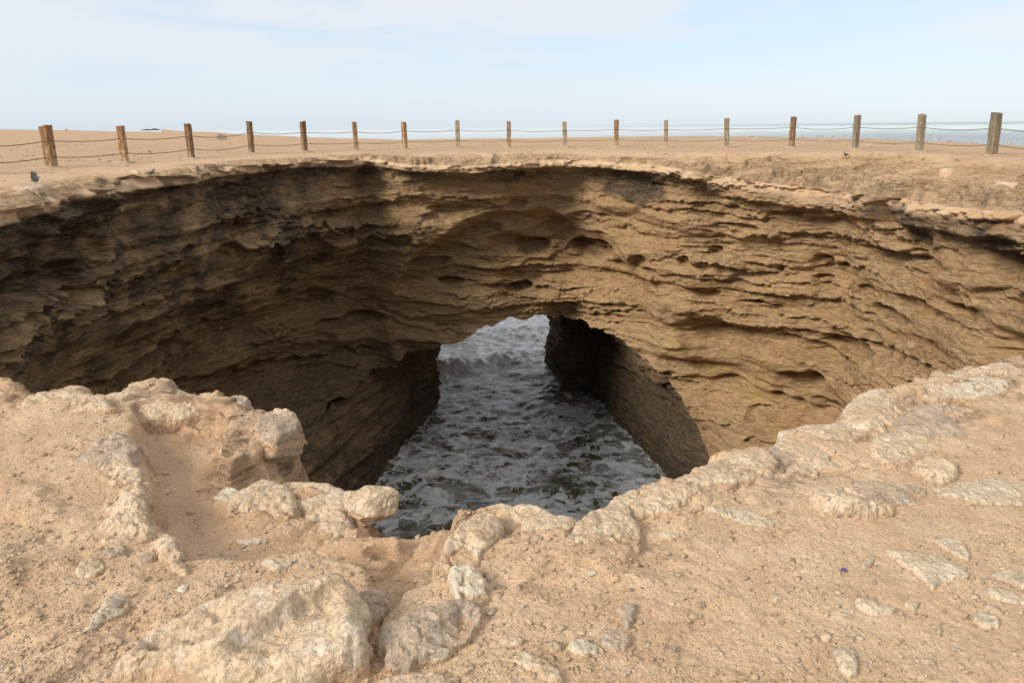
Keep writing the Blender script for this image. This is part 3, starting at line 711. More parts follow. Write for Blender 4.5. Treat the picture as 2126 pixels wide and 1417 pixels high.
def near_height(x, y, detail=True):
    z = ground_base(x, y)
    jit = .05 * perlin(x * 3, y * 3, .5) + .02 * perlin(x * 11, y * 11, 1.5)
    pd = poly_sdf(x, y, PATHW) + jit
    z = z + .015 - .135 * sstep(-.015, .05, pd) - .02 * sstep(.07, .5, pd)
    z = z + .030 * perlin(x * .9, y * .9, 3.3) + .010 * perlin(x * 2.6, y * 2.6, 4.1)
    rug = sstep(-.03, -.25, pd)
    if detail:
        flake = strata(x, y, .5 * perlin(x * 1.5, y * 1.5, 7) + .25 * perlin(x * 4, y * 4, 8), .35, 2.2, .3)
        z = z + rug * (.011 * flake + .004 * fbm(x * 9, y * 9, 2.0, 3, .6)) + .0030 * fbm(x * 26, y * 26, 6.0, 3, .65)
    hd = -poly_sdf(x, y, HOLE)
    return z, pd, hd
ZN, PD, HD = near_height(GX, GY)
HD = HD + .035 * perlin(GX * 4.5, GY * 4.5, 9.1) + .018 * perlin(GX * 13, GY * 13, 3.1)
edge_r = sstep(.75, .05, HD + .25 * perlin(GX * 1.7, GY * 1.7, 2.0))
pv = perlin(GX * 3.1 + .3 * perlin(GX * 9, GY * 9, 1), GY * 3.1, 12.0) + .25 * perlin(GX * 11, GY * 11, 5.0)
plates = .022 * sstep(.02, .07, pv) + .022 * sstep(.22, .27, pv) - .02 * sstep(-.2, -.26, pv)
crust = np.maximum(edge_r, .6 * sstep(.1, .3, perlin(GX * .8, GY * .8, 21.0)) * sstep(0, -.2, PD) * sstep(.6, -1.0, GX))
ZN = ZN + crust * plates * (1 + .25 * edge_r) + edge_r * (.012 * fbm(GX * 9, GY * 9, 3.0, 3, .6))
ZN = ZN + .0020 * fbm(GX * 14, GY * 14, 9.0, 3, .7)
rr = .075
hc_ = np.clip(rr - HD, 0, rr)
ZN = ZN - (rr - np.sqrt(np.maximum(rr * rr - hc_ * hc_, 0))) - np.clip(-HD, 0, None) * 5.0
# blend to the outer sheet at the patch border
bx = np.minimum(np.minimum(GX - NEAR_RECT[0], NEAR_RECT[1] - GX), np.minimum(GY - NEAR_RECT[2], NEAR_RECT[3] - GY))
bl = sstep(0, .5, bx)
ZN = np.where(HD > 0.05, ZN * bl + (ground_base(GX, GY) - .006) * (1 - bl), ZN)
nzn = fbm(GX * 1.7, GY * 1.7, 5.0, 4, .6)
sandn = np.clip(1 - .9 * edge_r * np.clip(.62 + 1.5 * nzn, 0, 1) - .45 * sstep(.02, .2, nzn) * sstep(-.0, -.2, PD) * .6, 0, 1)
ledge = np.exp(-((PD - .02) / .09) ** 2)
sandn = np.clip(sandn - .5 * ledge * np.clip(.4 + nzn, 0, 1), 0, 1)
ew = sstep(.22, .02, HD)
ex = .03 * fbm(GX * 8, GY * 8, ZN * 8, 3, .6) * ew; ey = .03 * fbm(GX * 8 + 9, GY * 8, ZN * 8 + 3, 3, .6) * ew
PN = np.stack([GX + ex, GY + ey, ZN], -1)
MN = np.zeros(PN.shape[:2] + (4,)); MN[..., 0] = sandn; MN[..., 3] = -1; MN[..., 2] = .38 * sstep(.0, .25, PD) + .25 * sstep(.1, .45, fbm(GX * .7, GY * .7, 31.0, 3))
badn = HD < -.22
keepn = ~(badn[:-1, :-1] & badn[1:, :-1] & badn[:-1, 1:] & badn[1:, 1:])
V_, Q_, M_ = compact(PN.reshape(-1, 3), grid_quads(PN.shape[0], PN.shape[1], keepn), MN.reshape(-1, 4))
ground_parts.append((V_, Q_, M_))
V_, Q_, M_ = join(ground_parts)
link('ground', mesh_np('ground', V_, Q_, M_), M_TERRAIN, kind='structure', label='sandy plateau with gravel around the sinkhole')

def near_z(x, y):
    """height of the built near ground by bilinear lookup"""
    x = np.asarray(x, float); y = np.asarray(y, float)
    i = np.clip(np.searchsorted(ys, y) - 1, 0, len(ys) - 2); j = np.clip(np.searchsorted(xs, x) - 1, 0, len(xs) - 2)
    ty = (y - ys[i]) / (ys[i + 1] - ys[i]); tx = (x - xs[j]) / (xs[j + 1] - xs[j])
    return (ZN[i, j] * (1 - tx) + ZN[i, j + 1] * tx) * (1 - ty) + (ZN[i + 1, j] * (1 - tx) + ZN[i + 1, j + 1] * tx) * ty

# ---------------------------------------------------------------- sea
def axis(lo, hi, step, far, n):
    a = np.arange(lo, hi + step / 2, step); g = np.geomspace(step * 2, far, n)
    return np.concatenate([(lo - g)[::-1], a, hi + g])
sx = axis(-11, 11, .095, 60000, 34); sy = axis(19, 66, .105, 60000, 40)
WX, WY = np.meshgrid(sx, sy)
act = sstep(60, 20, np.abs(WX)) * sstep(140, 70, WY) * sstep(-20, 8, WY)
wz = .16 * fbm(WX * .35, WY * .55, 1.0, 3, .55) + .09 * fbm(WX * 1.1 + .5 * perlin(WX, WY, 2), WY * 1.4, 4.0, 3, .6)
wz = wz * act
cre = WY - (40.9 + .66 * (WX + 4.3) + .5 * perlin(WX * .5, WY * .1, 7))
prof = np.exp(-np.where(cre > 0, cre / 1.5, cre / .45) ** 2)
hgt = .85 * np.clip(1 - (WX + 4.3) / 8.5, 0.12, 1) * sstep(-14, -7, WX)
wz = wz + prof * hgt * act * (1 + .35 * fbm(WX * 1.5, WY * 1.5, 5, 3, .6)) * (WY > 36)
cre2 = WY - (50 + .35 * WX); wz = wz + .35 * np.exp(-(cre2 / 2.0) ** 2) * act
foamv = np.clip(prof * sstep(3, -3, WX) * 1.5 * (WY > 36) * act + sstep(.2, .6, fbm(WX * .5, WY * .7, 3.3, 3)) * sstep(38, 46, WY) * act * .5, 0, 1)
for (fx, fy, fr) in ((4.6, 33, .9), (5.6, 29.5, .9), (-5.2, 30, .9), (-6.5, 26.5, .9), (4.4, 36.5, 1.1)):
    foamv = np.maximum(foamv, .45 * np.exp(-((WX - fx) ** 2 + (WY - fy) ** 2) / fr ** 2) * np.clip(.5 + fbm(WX * 1.5, WY * 1.5, 2, 3, .6), 0, 1))
outv = sstep(35, 46, WY) * act
MS = np.zeros(WX.shape + (4,)); MS[..., 0] = foamv; MS[..., 1] = outv
PS = np.stack([WX, WY, WATER_Z + wz], -1)
link('sea', mesh_np('sea', PS.reshape(-1, 3), grid_quads(*WX.shape), MS.reshape(-1, 4)), M_WATER, kind='structure', label='foaming sea water')


# ---------------------------------------------------------------- rocks
def inside_near(x, y):
    return -poly_sdf(np.asarray(x), np.asarray(y), HOLE)

def make_rock(name, label, px, H, mat, seed, zfun=None, ref=None, step=None, sharp=1.0, cat='rock', group=None, ridge=None, calm=1.0, swell=1.0, fuse=None, sink=0.0, off=(0, 0)):
    """a stone standing proud of the ground: outline from the photograph, set on the ground it lies on"""
    rng = np.random.default_rng(seed)
    if zfun is None: zfun = near_z
    pym = max(b for a, b in px); pyn = min(b for a, b in px)
    zc = -.64 if ref is None else ref
    for _ in range(3):
        W = np.array([pix_z(a, b, zc + .8 * H * (pym - b) / max(pym - pyn, 1))[:2] for a, b in px])
        if zfun is near_z:
            ok = inside_near(W[:, 0], W[:, 1]) > .08
            zc = float(np.median(near_z(W[ok, 0], W[ok, 1]))) if ok.sum() >= 2 else -.66
            if zc < -.95: zc = -.66
        else:
            zc = float(np.mean(zfun(W[:, 0], W[:, 1])))
    if zfun is near_z and ok.sum() >= 4:
        A = np.c_[W[ok] - W.mean(0), np.ones(ok.sum())]; pl, *_ = np.linalg.lstsq(np.r_[A, np.eye(3) * [.25, .25, 0.001]], np.r_[near_z(W[ok, 0], W[ok, 1]), 0, 0, .001 * zc], rcond=None)
        pl[:2] = np.clip(pl[:2], -.18, .18)
        if abs(pl[2] - zc) > .15: pl[2] = zc
    else:
        pl = np.array([0, 0, zc])
    W = W.mean(0) + (W - W.mean(0)) * swell
    P = smooth_poly([tuple(w) for w in W], 1)
    lo = W.min(0); hi = W.max(0); size = float(np.sqrt(np.prod(hi - lo))); ctr = W.mean(0)
    st = step or float(np.clip(size / 62, .005, .2))
    m = .09 * size + 2 * st
    X, Y = np.meshgrid(np.arange(lo[0] - m, hi[0] + m, st), np.arange(lo[1] - m, hi[1] + m, st))
    d = poly_sdf(X, Y, P)
    f = 1.0 / size
    d = d + .045 * size * perlin(X * f * 4 + seed, Y * f * 4, .3) + .02 * size * perlin(X * f * 11, Y * f * 11 + seed, 1.3)
    e = .15 * size / min(sharp, 1.3)
    t = np.clip(d / e, 0, 1)
    dome = (1 - (1 - t) ** 2.2)
    q = (X - ctr[0]) * f; r = (Y - ctr[1]) * f
    fac = np.full(X.shape, 1.25)
    for k in range(7):
        a = rng.uniform(0, 6.283); sl = rng.uniform(.15, .6)
        fac = np.minimum(fac, rng.uniform(.8, 1.2) + sl * (np.cos(a) * q + np.sin(a) * r) + .12 * perlin(q * 3 + k, r * 3, seed * .37))
    fac = 1 + (fac - 1) * calm
    top = H * np.minimum(dome * 1.1, dome * np.clip(fac, .25, 1.25))
    top = top + calm * H * dome * (.22 * perlin(q * 3.5 + seed, r * 3.5, 2.2) + .10 * fbm(q * 8, r * 8 + seed, 3.1, 3, .6))
    pit = sstep(.25, .5, perlin(q * 6 + 3 * seed, r * 6, 8.0)) * sstep(0.1, .5, t)
    top = top - calm * H * .22 * pit
    lay = strata(X * f, Y * f, top * 2.5 / max(H, .02) + q * .4, .6, seed % 9 + .5, .3)
    top = top + .12 * H * lay * t
    a0 = rng.uniform(0, 6.283); top = top + t * (.55 * H * (np.cos(a0) * q + np.sin(a0) * r) - .12 * H)
    top = top + t * (.006 * fbm(X * 16 + seed, Y * 16, 2.0, 3, .6) + .008 * strata(X, Y, top * 3 + .05 * perlin(X * 8, Y * 8, 1.0), .06, seed % 7 + .3, .3))
    top = top + (.35 + .65 * calm) * t * min(.016, .16 * H) * (1 - 2.2 * np.abs(perlin(X * 8 + seed, Y * 8, 3.0)) - 1.2 * np.abs(perlin(X * 19, Y * 19 + seed, 4.0)))
    if ridge: top = top + ridge(X, Y, t, q, r)
    if fuse is not None:
        fx_, fy_ = fuse if not isinstance(fuse, bool) else (0.0, 0.0)
        if fuse is True:
            h0 = [float(inside_near(ctr[0] + a_, ctr[1] + b_)) for a_, b_ in ((.05, 0), (-.05, 0), (0, .05), (0, -.05))]
            fx_, fy_ = h0[0] - h0[1], h0[2] - h0[3]; n0 = math.hypot(fx_, fy_) + 1e-6; fx_ /= n0; fy_ /= n0
        away = fx_ * q + fy_ * r
        top = top - t * H * 1.15 * sstep(-.12, .5, away + .10 * perlin(q * 4, r * 4, seed * .1)) + t * H * .25 * sstep(.1, -.4, away)
    top = np.where(top > 0, .62 * H * np.tanh(top / (.62 * H)) + .30 * top, top)
    bury = np.where(d > 0, np.clip(1 - top / max(.45 * H, .012), 0, 1), 1.0)
    z = pl[0] * (X - ctr[0]) + pl[1] * (Y - ctr[1]) + pl[2] - sink + np.where(d > 0, top, d * 3.0)
    z = z + .0025 * fbm(X * 45, Y * 45, 1.0, 2, .6)
    am_ = min(.016, .05 * size)
    X = X + am_ * fbm(X * 13 + seed, Y * 13, z * 13, 3, .6); Y = Y + am_ * fbm(X * 13, Y * 13 + 5, z * 13 + seed, 3, .6)
    bad = d < -.05 - .03 * size
    keep = ~(bad[:-1, :-1] | bad[1:, :-1] | bad[:-1, 1:] | bad[1:, 1:])
    base = np.array([ctr[0] + off[0], ctr[1] + off[1], pl[2]])
    V = np.stack([X + off[0], Y + off[1], z], -1).reshape(-1, 3)
    MK = np.zeros((V.shape[0], 4)); MK[:, 0] = .9 * bury.ravel()
    V, Q, MK = compact(V, grid_quads(X.shape[0], X.shape[1], keep), MK)
    o = link(name, mesh_np(name, V - base, Q, MK), mat, label=label, cat=cat, group=group)
    o.location = base
    return o

import bmesh
_bm = bmesh.new(); bmesh.ops.create_icosphere(_bm, subdivisions=5, radius=1.0)
SPH_V = np.array([v.co[:] for v in _bm.verts]); SPH_F = np.array([[v.index for v in f.verts] for f in _bm.faces]); _bm.free()

def make_boulder(name, label, px, H, mat, seed, lift=.05, ref=None):
    """a broken, angular stone: flat fracture faces with worn edges, set into the ground"""
    rng = np.random.default_rng(seed)
    pym = max(b for a, b in px); pyn = min(b for a, b in px); zc = -.66 if ref is None else ref
    for _ in range(3):
        W = np.array([pix_z(a, b, zc + .8 * H * (pym - b) / max(pym - pyn, 1))[:2] for a, b in px])
        if ref is None:
            ok = inside_near(W[:, 0], W[:, 1]) > .08
            zc = float(np.median(near_z(W[ok, 0], W[ok, 1]))) if ok.sum() >= 2 else -.68
            if zc < -.95: zc = -.70
    c = (W.min(0) + W.max(0)) / 2; Q = W - W.mean(0)
    A = np.array([1.0, 0.0]); B = np.array([0.0, 1.0])
    ra = (Q @ A).max() - (Q @ A).min(); rb = (Q @ B).max() - (Q @ B).min(); ra *= .58; rb *= .54
    rb = min(max(rb, .45 * ra), .85 * ra)
    d = SPH_V; r = np.full(len(d), 1.12)
    pls = [(np.array([.12 * rng.normal(), .12 * rng.normal(), 1.0]), rng.uniform(.62, .8)), (np.array([.5 * rng.normal(), .5 * rng.normal(), 1.0]), rng.uniform(.72, .9))]
    a0 = rng.uniform(0, 6.28)
    for k in range(6):
        a = a0 + k * 1.047 + rng.normal(0, .22); pls.append((np.array([math.cos(a), math.sin(a), rng.uniform(-.15, .55)]), rng.uniform(.74, .98)))
    for k in range(7):
        v = rng.normal(size=3); pls.append((v, rng.uniform(.86, 1.02)))
    dist = np.full(len(d), 1.12 ** -34.0)
    for n_, cst in pls:
        n_ = n_ / np.linalg.norm(n_); q = np.maximum(d @ n_, .02)
        dist = dist + (cst / q) ** -34.0
    r = dist ** (-1 / 34.0)
    P = d * r[:, None]
    sz = .5 * (ra + rb)
    wx = P * np.array([ra, rb, H]); o7 = seed * 1.7
    u = wx / .05
    dis = .010 * fbm(u[:, 0] * .35 + o7, u[:, 1] * .35, u[:, 2] * .35, 4, .55) - .008 * np.abs(perlin(u[:, 0] * .8, u[:, 1] * .8 + o7, u[:, 2] * .8)) + .0022 * fbm(u[:, 0] * 3, u[:, 1] * 3 + o7, u[:, 2] * 3, 2, .6)
    dis = dis + .012 * (strata(wx[:, 0], wx[:, 1], wx[:, 2] + .3 * wx[:, 0], .055, seed % 5 + .4, .3) - .2)
    nn_ = P / np.array([ra, rb, H]); nn_ = nn_ / np.linalg.norm(nn_, axis=1, keepdims=True)
    wx = wx + nn_ * (dis * min(1.3, sz / .09))[:, None]
    V = np.stack([wx[:, 0] * A[0] + wx[:, 1] * B[0], wx[:, 0] * A[1] + wx[:, 1] * B[1], wx[:, 2]], -1)
    zoff = H * lift
    gz = np.maximum(near_z(V[:, 0] + c[0], V[:, 1] + c[1]), zc - .06) if ref is None else np.full(len(V), zc)
    hgt_ = V[:, 2] + zc + zoff - gz
    MK = np.zeros((len(V), 4)); MK[:, 0] = .85 * np.clip(1 - hgt_ / max(.3 * H, .012), 0, 1) * (hgt_ > -.03)
    o = link(name, mesh_np(name, V + [0, 0, zoff], SPH_F, MK), mat, label=label, cat='rock')
    o.location = (c[0], c[1], zc)
    return o

def big_ridge(X, Y, t, q, r):
    # worn pale ridge running down from the top right corner to the lower left, sandy hollow to its right, thick rounded right edge
    w = .06 * perlin(q * 3, r * 3, 1.0) + .02 * perlin(q * 11, r * 11, 2.0)
    l1 = r - (.95 * q - .02) + w                      # main ridge
    l2 = r - (.55 * q + .30) + w                      # upper left shoulder
    z = .050 * np.exp(-(np.maximum(l1, 0) / .16) ** 2) * np.exp(-(np.minimum(l1, 0) / .035) ** 2) * sstep(.55, .35, q)
    z = z + .030 * np.exp(-(l2 / .12) ** 2) * sstep(.3, .0, q)
    z = z - .055 * sstep(.0, -.10, l1) * sstep(.46, .30, q + .1 * perlin(q * 4, r * 4, 3)) * sstep(-.35, .0, q)
    z = z + .045 * sstep(.36, .46, q + .05 * perlin(q * 5, r * 5, 7))
    z = z - .03 * np.exp(-(((q + .18) / .10) ** 2 + ((r + .12) / .07) ** 2)) - .022 * np.exp(-(((q + .02) / .08) ** 2 + ((r - .16) / .05) ** 2))
    z = z - .075 * sstep(.05, -.6, q) - .03 * sstep(-.1, -.5, r)
    return z * t

ROCKS = [
 ('boulder', 'largest pale boulder at the bottom left with a worn diagonal ridge', [(212, 1392), (265, 1335), (330, 1280), (400, 1240), (470, 1208), (560, 1203), (640, 1190), (700, 1175), (745, 1195), (770, 1230), (765, 1290), (776, 1340), (772, 1380), (735, 1395), (700, 1417), (640, 1450), (480, 1450), (380, 1430), (300, 1410)], .17, 'P', dict(ridge=big_ridge, step=.0075, calm=.35)),
 ('boulder', 'brown rounded knob of rock at the right shoulder of the largest boulder', [(738, 1195), (765, 1198), (792, 1228), (803, 1262), (792, 1290), (768, 1300), (748, 1270), (742, 1230)], .13, 'G', {}),
 ('boulder', 'smooth grey-beige boulder right of the narrow sandy gap near the bottom', [(805, 1325), (825, 1288), (870, 1262), (930, 1248), (972, 1238), (988, 1262), (975, 1300), (930, 1350), (870, 1380), (818, 1380)], .14, 'G', dict(sharp=.55, calm=.5, fuse=(.9, -.4))),
 ('rock', 'low pale rock cut by the bottom edge of the picture below the gap', [(780, 1417), (850, 1395), (930, 1390), (1000, 1405), (1030, 1450), (780, 1450)], .08, 'P', {}),
 ('rock', 'grey rounded rock at the top of the shelf edge above the sandy path', [(125, 918), (190, 892), (245, 886), (272, 910), (278, 945), (258, 968), (200, 962), (140, 955)], .13, 'G', dict(fuse=(-1.0, -.1), swell=1.2)),
 ('rock', 'yellowish rock in the shelf edge just below the grey rounded rock', [(205, 985), (225, 955), (255, 950), (280, 970), (292, 990), (260, 1000), (225, 1005)], .10, 'P', dict(fuse=(-1.0, -.1), swell=1.2)),
 ('rock', 'pale angular rock with a shaded cliff side midway down the shelf edge', [(212, 1025), (250, 1000), (285, 990), (303, 1025), (300, 1075), (270, 1080), (230, 1062)], .15, 'P', dict(fuse=(-1.0, -.1), swell=1.2)),
 ('rock', 'broad pale ledge rock at the lower end of the shelf edge', [(188, 1112), (225, 1078), (262, 1062), (300, 1078), (310, 1115), (265, 1128), (215, 1125)], .12, 'P', dict(fuse=(-1.0, -.1), swell=1.2)),
 ('rock', 'reddish layered stone leaning beside the path below the shelf', [(312, 1128), (332, 1102), (350, 1108), (368, 1135), (378, 1160), (350, 1168), (322, 1152)], .10, 'P', dict(sharp=1.8)),
 ('rock', 'small dark grey cracked stone at the foot of the shelf', [(203, 1140), (220, 1124), (245, 1124), (262, 1138), (252, 1156), (220, 1158)], .05, 'G', dict(sharp=1.6)),
 ('rock', 'squat beige stone left of the dark cracked stone', [(160, 1180), (185, 1155), (208, 1160), (215, 1180), (190, 1198), (165, 1195)], .05, 'P', {}),
 ('rock', 'small grey stone between the reddish stone and the largest boulder', [(280, 1165), (310, 1140), (330, 1150), (320, 1165), (296, 1172)], .04, 'G', {}),
 ('rock', 'pinkish jagged stone at the lower corner of the path', [(350, 1172), (372, 1158), (388, 1180), (392, 1195), (368, 1190)], .05, 'P', dict(sharp=1.7)),
 ('rock', 'greenish white upright shard left of the largest boulder', [(178, 1318), (205, 1270), (218, 1240), (238, 1228), (258, 1240), (262, 1262), (225, 1280), (200, 1305)], .08, 'W', dict(sharp=1.5)),
 ('rock', 'broad sandy rock on the far left of the near rim', [(60, 822), (110, 802), (150, 802), (192, 818), (220, 842), (205, 852), (140, 856), (80, 852)], .12, 'P', {}),
 ('rock', 'low layered rock on the near rim with its crest above the dark wall', [(230, 825), (300, 806), (350, 799), (405, 815), (380, 835), (300, 845), (250, 842)], .08, 'P', dict(sharp=1.4)),
 ('rock', 'pale cracked rock on the near rim left of the dark knob', [(388, 872), (415, 845), (455, 822), (482, 838), (490, 862), (470, 880), (425, 884)], .14, 'P', dict(sharp=1.3)),
 ('rock', 'small dark grey knob on the near rim', [(462, 850), (472, 834), (490, 826), (508, 828), (508, 842), (490, 856), (472, 862)], .12, 'G', dict(sharp=1.6)),
 ('boulder', 'sandy topped boulder at the tip of the left rim overhang', [(505, 858), (540, 840), (580, 838), (612, 850), (624, 872), (600, 885), (560, 876), (525, 872)], .13, 'P', dict(sharp=1.4)),
 ('boulder', 'grey faced boulder hanging over the dark pit below the rim tip', [(528, 900), (555, 872), (595, 868), (622, 876), (624, 892), (600, 930), (588, 950), (550, 935)], .16, 'G', dict(sharp=1.6)),
 ('boulder', 'pink and cream boulder at the lower end of the left overhang', [(478, 975), (498, 942), (530, 922), (565, 928), (590, 952), (582, 985), (548, 1000), (502, 992)], .18, 'P', dict(sharp=1.6)),
 ('boulder', 'pale blocky boulder on the near rim left of the split boulder', [(602, 1010), (640, 1006), (690, 1014), (715, 1036), (712, 1072), (692, 1102), (668, 1098), (645, 1065), (612, 1035)], .12, 'P', dict(sharp=1.7)),
 ('boulder', 'smooth boulder hanging over the water at the lowest notch of the rim', [(720, 1038), (760, 1042), (800, 1032), (826, 1044), (824, 1064), (800, 1084), (760, 1094), (726, 1092)], .13, 'P', dict(sharp=1.5)),
 ('rock', 'knobbly pale rock wall on the left end of the central ledge', [(930, 1138), (945, 1108), (975, 1075), (1000, 1062), (1030, 1075), (1020, 1110), (995, 1140), (985, 1165), (950, 1170)], .12, 'P', dict(sharp=1.3)),
 ('rock', 'white crusted rock at the foot of the central ledge above the grey-beige boulder', [(936, 1185), (955, 1170), (985, 1172), (1005, 1200), (1002, 1240), (975, 1255), (945, 1225)], .12, 'W', dict(sharp=1.5)),
 ('rock', 'low sandy rock crest at the middle of the near rim', [(1005, 1065), (1055, 1051), (1105, 1062), (1150, 1078), (1178, 1094), (1140, 1112), (1080, 1105), (1030, 1092)], .07, 'P', {}),
 ('rock', 'smooth wind-worn rock rising from the middle of the near rim', [(1185, 1135), (1215, 1092), (1240, 1056), (1278, 1038), (1300, 1060), (1320, 1095), (1308, 1140), (1270, 1120), (1225, 1130)], .10, 'P', {}),
 ('rock', 'pinkish rough rock on the rim right of the wind-worn rock', [(1285, 1035), (1330, 1016), (1400, 1012), (1450, 1035), (1430, 1060), (1370, 1062), (1320, 1065)], .08, 'P', {}),
 ('rock', 'low rock crust on the rim left of the big right-hand boulder', [(1405, 995), (1450, 975), (1500, 952), (1560, 940), (1590, 955), (1560, 985), (1490, 1000), (1440, 1010)], .07, 'P', {}),
 ('boulder', 'big cream and orange boulder on the right-hand rim', [(1632, 925), (1660, 888), (1730, 882), (1790, 890), (1820, 928), (1800, 958), (1740, 968), (1680, 958), (1645, 942)], .19, 'P', {}),
 ('boulder', 'sharp edged pale boulder that juts over the pit on the right-hand rim', [(1776, 872), (1774, 838), (1805, 818), (1860, 808), (1892, 832), (1880, 862), (1830, 884), (1795, 882)], .17, 'P', dict(sharp=1.5)),
 ('rock', 'mauve-topped rock behind the jutting boulder on the right', [(1880, 875), (1905, 852), (1950, 842), (2005, 846), (2040, 876), (2005, 898), (1940, 898), (1900, 892)], .14, 'G', dict(sharp=1.3)),
 ('rock', 'pale flat rock along the right rim above the mauve-topped rock', [(1905, 797), (1960, 778), (2000, 772), (2005, 800), (1960, 820), (1925, 822)], .08, 'P', {}),
 ('rock', 'long whitish rock on the right rim near the edge of the picture', [(1965, 810), (2000, 790), (2050, 785), (2085, 795), (2070, 815), (2010, 824)], .08, 'W', {}),
 ('rock', 'rim rock at the right edge of the picture', [(2020, 772), (2066, 756), (2126, 746), (2190, 744), (2190, 765), (2100, 776), (2050, 782)], .09, 'P', {}),
 ('rock', 'cracked beige rock between the big right-hand boulder and the mauve rock', [(1825, 915), (1870, 892), (1915, 905), (1928, 930), (1905, 950), (1860, 955), (1830, 945)], .11, 'P', {}),
 ('rock', 'isolated half-buried rock below the mauve-topped rock', [(1890, 978), (1908, 952), (1950, 948), (1985, 968), (1975, 995), (1930, 1006), (1900, 1002)], .11, 'P', {}),
 ('rock', 'small grey corner stone at the left foot of the big right-hand boulder', [(1595, 945), (1612, 925), (1636, 922), (1648, 948), (1625, 968), (1605, 962)], .10, 'G', dict(sharp=1.6)),
 ('rock', 'small peach wedge stone below the left foot of the big right-hand boulder', [(1628, 992), (1650, 965), (1682, 962), (1690, 985), (1670, 1000)], .06, 'P', dict(sharp=1.7)),
 ('boulder', 'pale wedge shaped rock standing alone on the right-hand sand', [(1690, 1045), (1705, 1015), (1725, 998), (1765, 1002), (1800, 1030), (1850, 1052), (1800, 1066), (1740, 1070)], .15, 'P', dict(sharp=1.7)),
 ('rock', 'flat mauve-grey tail of rock right of the pale wedge', [(1770, 1008), (1830, 1000), (1900, 1010), (1920, 1025), (1880, 1045), (1830, 1045)], .04, 'G', {}),
 ('rock', 'broad low grey rock at the right edge of the picture in the sand', [(1955, 1018), (2020, 996), (2100, 998), (2180, 1025), (2140, 1048), (2040, 1040)], .05, 'F', {}),
 ('rock', 'long thin slab running down to the right on the middle sand', [(1472, 1052), (1530, 1052), (1590, 1070), (1650, 1090), (1600, 1098), (1540, 1084)], .035, 'F', {}),
 ('flat_rock', 'largest flat slab half buried in the lower right sand', [(1832, 1138), (1880, 1132), (1940, 1150), (2000, 1168), (2022, 1200), (1965, 1208), (1940, 1230), (1912, 1200), (1870, 1165)], .030, 'F', dict(sharp=2.2)),
 ('flat_rock', 'narrow flat slab just above the largest flat slab', [(1928, 1112), (1965, 1108), (2000, 1120), (2012, 1145), (2018, 1168), (1985, 1155), (1955, 1135)], .025, 'F', dict(sharp=2)),
 ('flat_rock', 'pale kite shaped slab left of the small triangular slab', [(1768, 1248), (1785, 1233), (1830, 1250), (1866, 1262), (1850, 1275), (1818, 1284), (1790, 1265)], .035, 'F', dict(sharp=2.4)),
 ('flat_rock', 'small triangular slab beside the kite shaped slab', [(1870, 1245), (1915, 1246), (1905, 1262), (1900, 1272), (1885, 1258)], .02, 'F', dict(sharp=2.2)),
 ('flat_rock', 'long slab at the right edge of the picture beside the largest flat slab', [(2048, 1184), (2090, 1176), (2140, 1180), (2190, 1215), (2130, 1228), (2085, 1202)], .04, 'F', dict(sharp=2)),
 ('flat_rock', 'second long slab at the right edge under the first', [(2040, 1218), (2065, 1214), (2126, 1238), (2160, 1258), (2110, 1256), (2060, 1242)], .035, 'F', dict(sharp=2)),
 ('flat_rock', 'oval grey slab in the lower right sand', [(2014, 1280), (2032, 1262), (2060, 1275), (2080, 1295), (2070, 1308), (2035, 1304)], .03, 'F', dict(sharp=2.4)),
 ('flat_rock', 'small oblong slab touching the oval grey slab', [(2040, 1255), (2060, 1252), (2082, 1270), (2075, 1277), (2055, 1268)], .02, 'F', dict(sharp=2)),
 ('flat_rock', 'faint wedge of slab left of the largest flat slab', [(1782, 1180), (1800, 1150), (1822, 1146), (1815, 1165), (1800, 1182)], .02, 'F', dict(sharp=2)),
 ('flat_rock', 'bluish split slab near the bottom right of the picture', [(1720, 1342), (1755, 1336), (1780, 1345), (1778, 1362), (1788, 1395), (1765, 1412), (1742, 1388), (1738, 1360)], .03, 'F', dict(sharp=2)),
 ('flat_rock', 'short upright chip between the oval slab and the bluish slab', [(1944, 1292), (1954, 1290), (1956, 1318), (1948, 1322)], .02, 'F', dict(sharp=2)),
 ('flat_rock', 'flat grey slab under the thin grey sliver in the lower middle', [(1243, 1340), (1255, 1308), (1290, 1298), (1312, 1318), (1305, 1345), (1275, 1355)], .03, 'G', dict(sharp=2)),
 ('flat_rock', 'thin grey sliver of rock in the lower middle', [(1272, 1268), (1300, 1246), (1322, 1250), (1318, 1275), (1308, 1312), (1296, 1300), (1292, 1278)], .03, 'G', dict(sharp=2)),
 ('rock', 'yellow angular stone in the lower middle gravel', [(1178, 1342), (1196, 1322), (1225, 1328), (1252, 1350), (1222, 1362), (1198, 1356)], .05, 'W', dict(sharp=1.8)),
 ('rock', 'curved pale slab pointing at the bottom edge of the picture', [(1056, 1362), (1085, 1350), (1125, 1360), (1155, 1385), (1165, 1417), (1135, 1412), (1105, 1385)], .05, 'P', dict(sharp=1.6)),
 ('rock', 'roundish stone left of the yellow angular stone', [(1132, 1340), (1148, 1324), (1168, 1332), (1165, 1350), (1145, 1352)], .035, 'F', dict(sharp=1.6)),
 ('rock', 'brown knuckle stone above the curved slab', [(1038, 1330), (1065, 1318), (1095, 1325), (1080, 1342), (1050, 1345)], .035, 'P', dict(sharp=1.5)),
 ('rock', 'white flat chip on the sandy path nearer the rim', [(486, 1127), (530, 1116), (556, 1114), (560, 1124), (530, 1134), (505, 1132)], .025, 'W', dict(sharp=2.4)),
 ('rock', 'white flat chip on the sandy path just above the largest boulder', [(535, 1163), (560, 1156), (600, 1158), (610, 1168), (590, 1178), (575, 1190), (560, 1178)], .025, 'W', dict(sharp=2.4)),
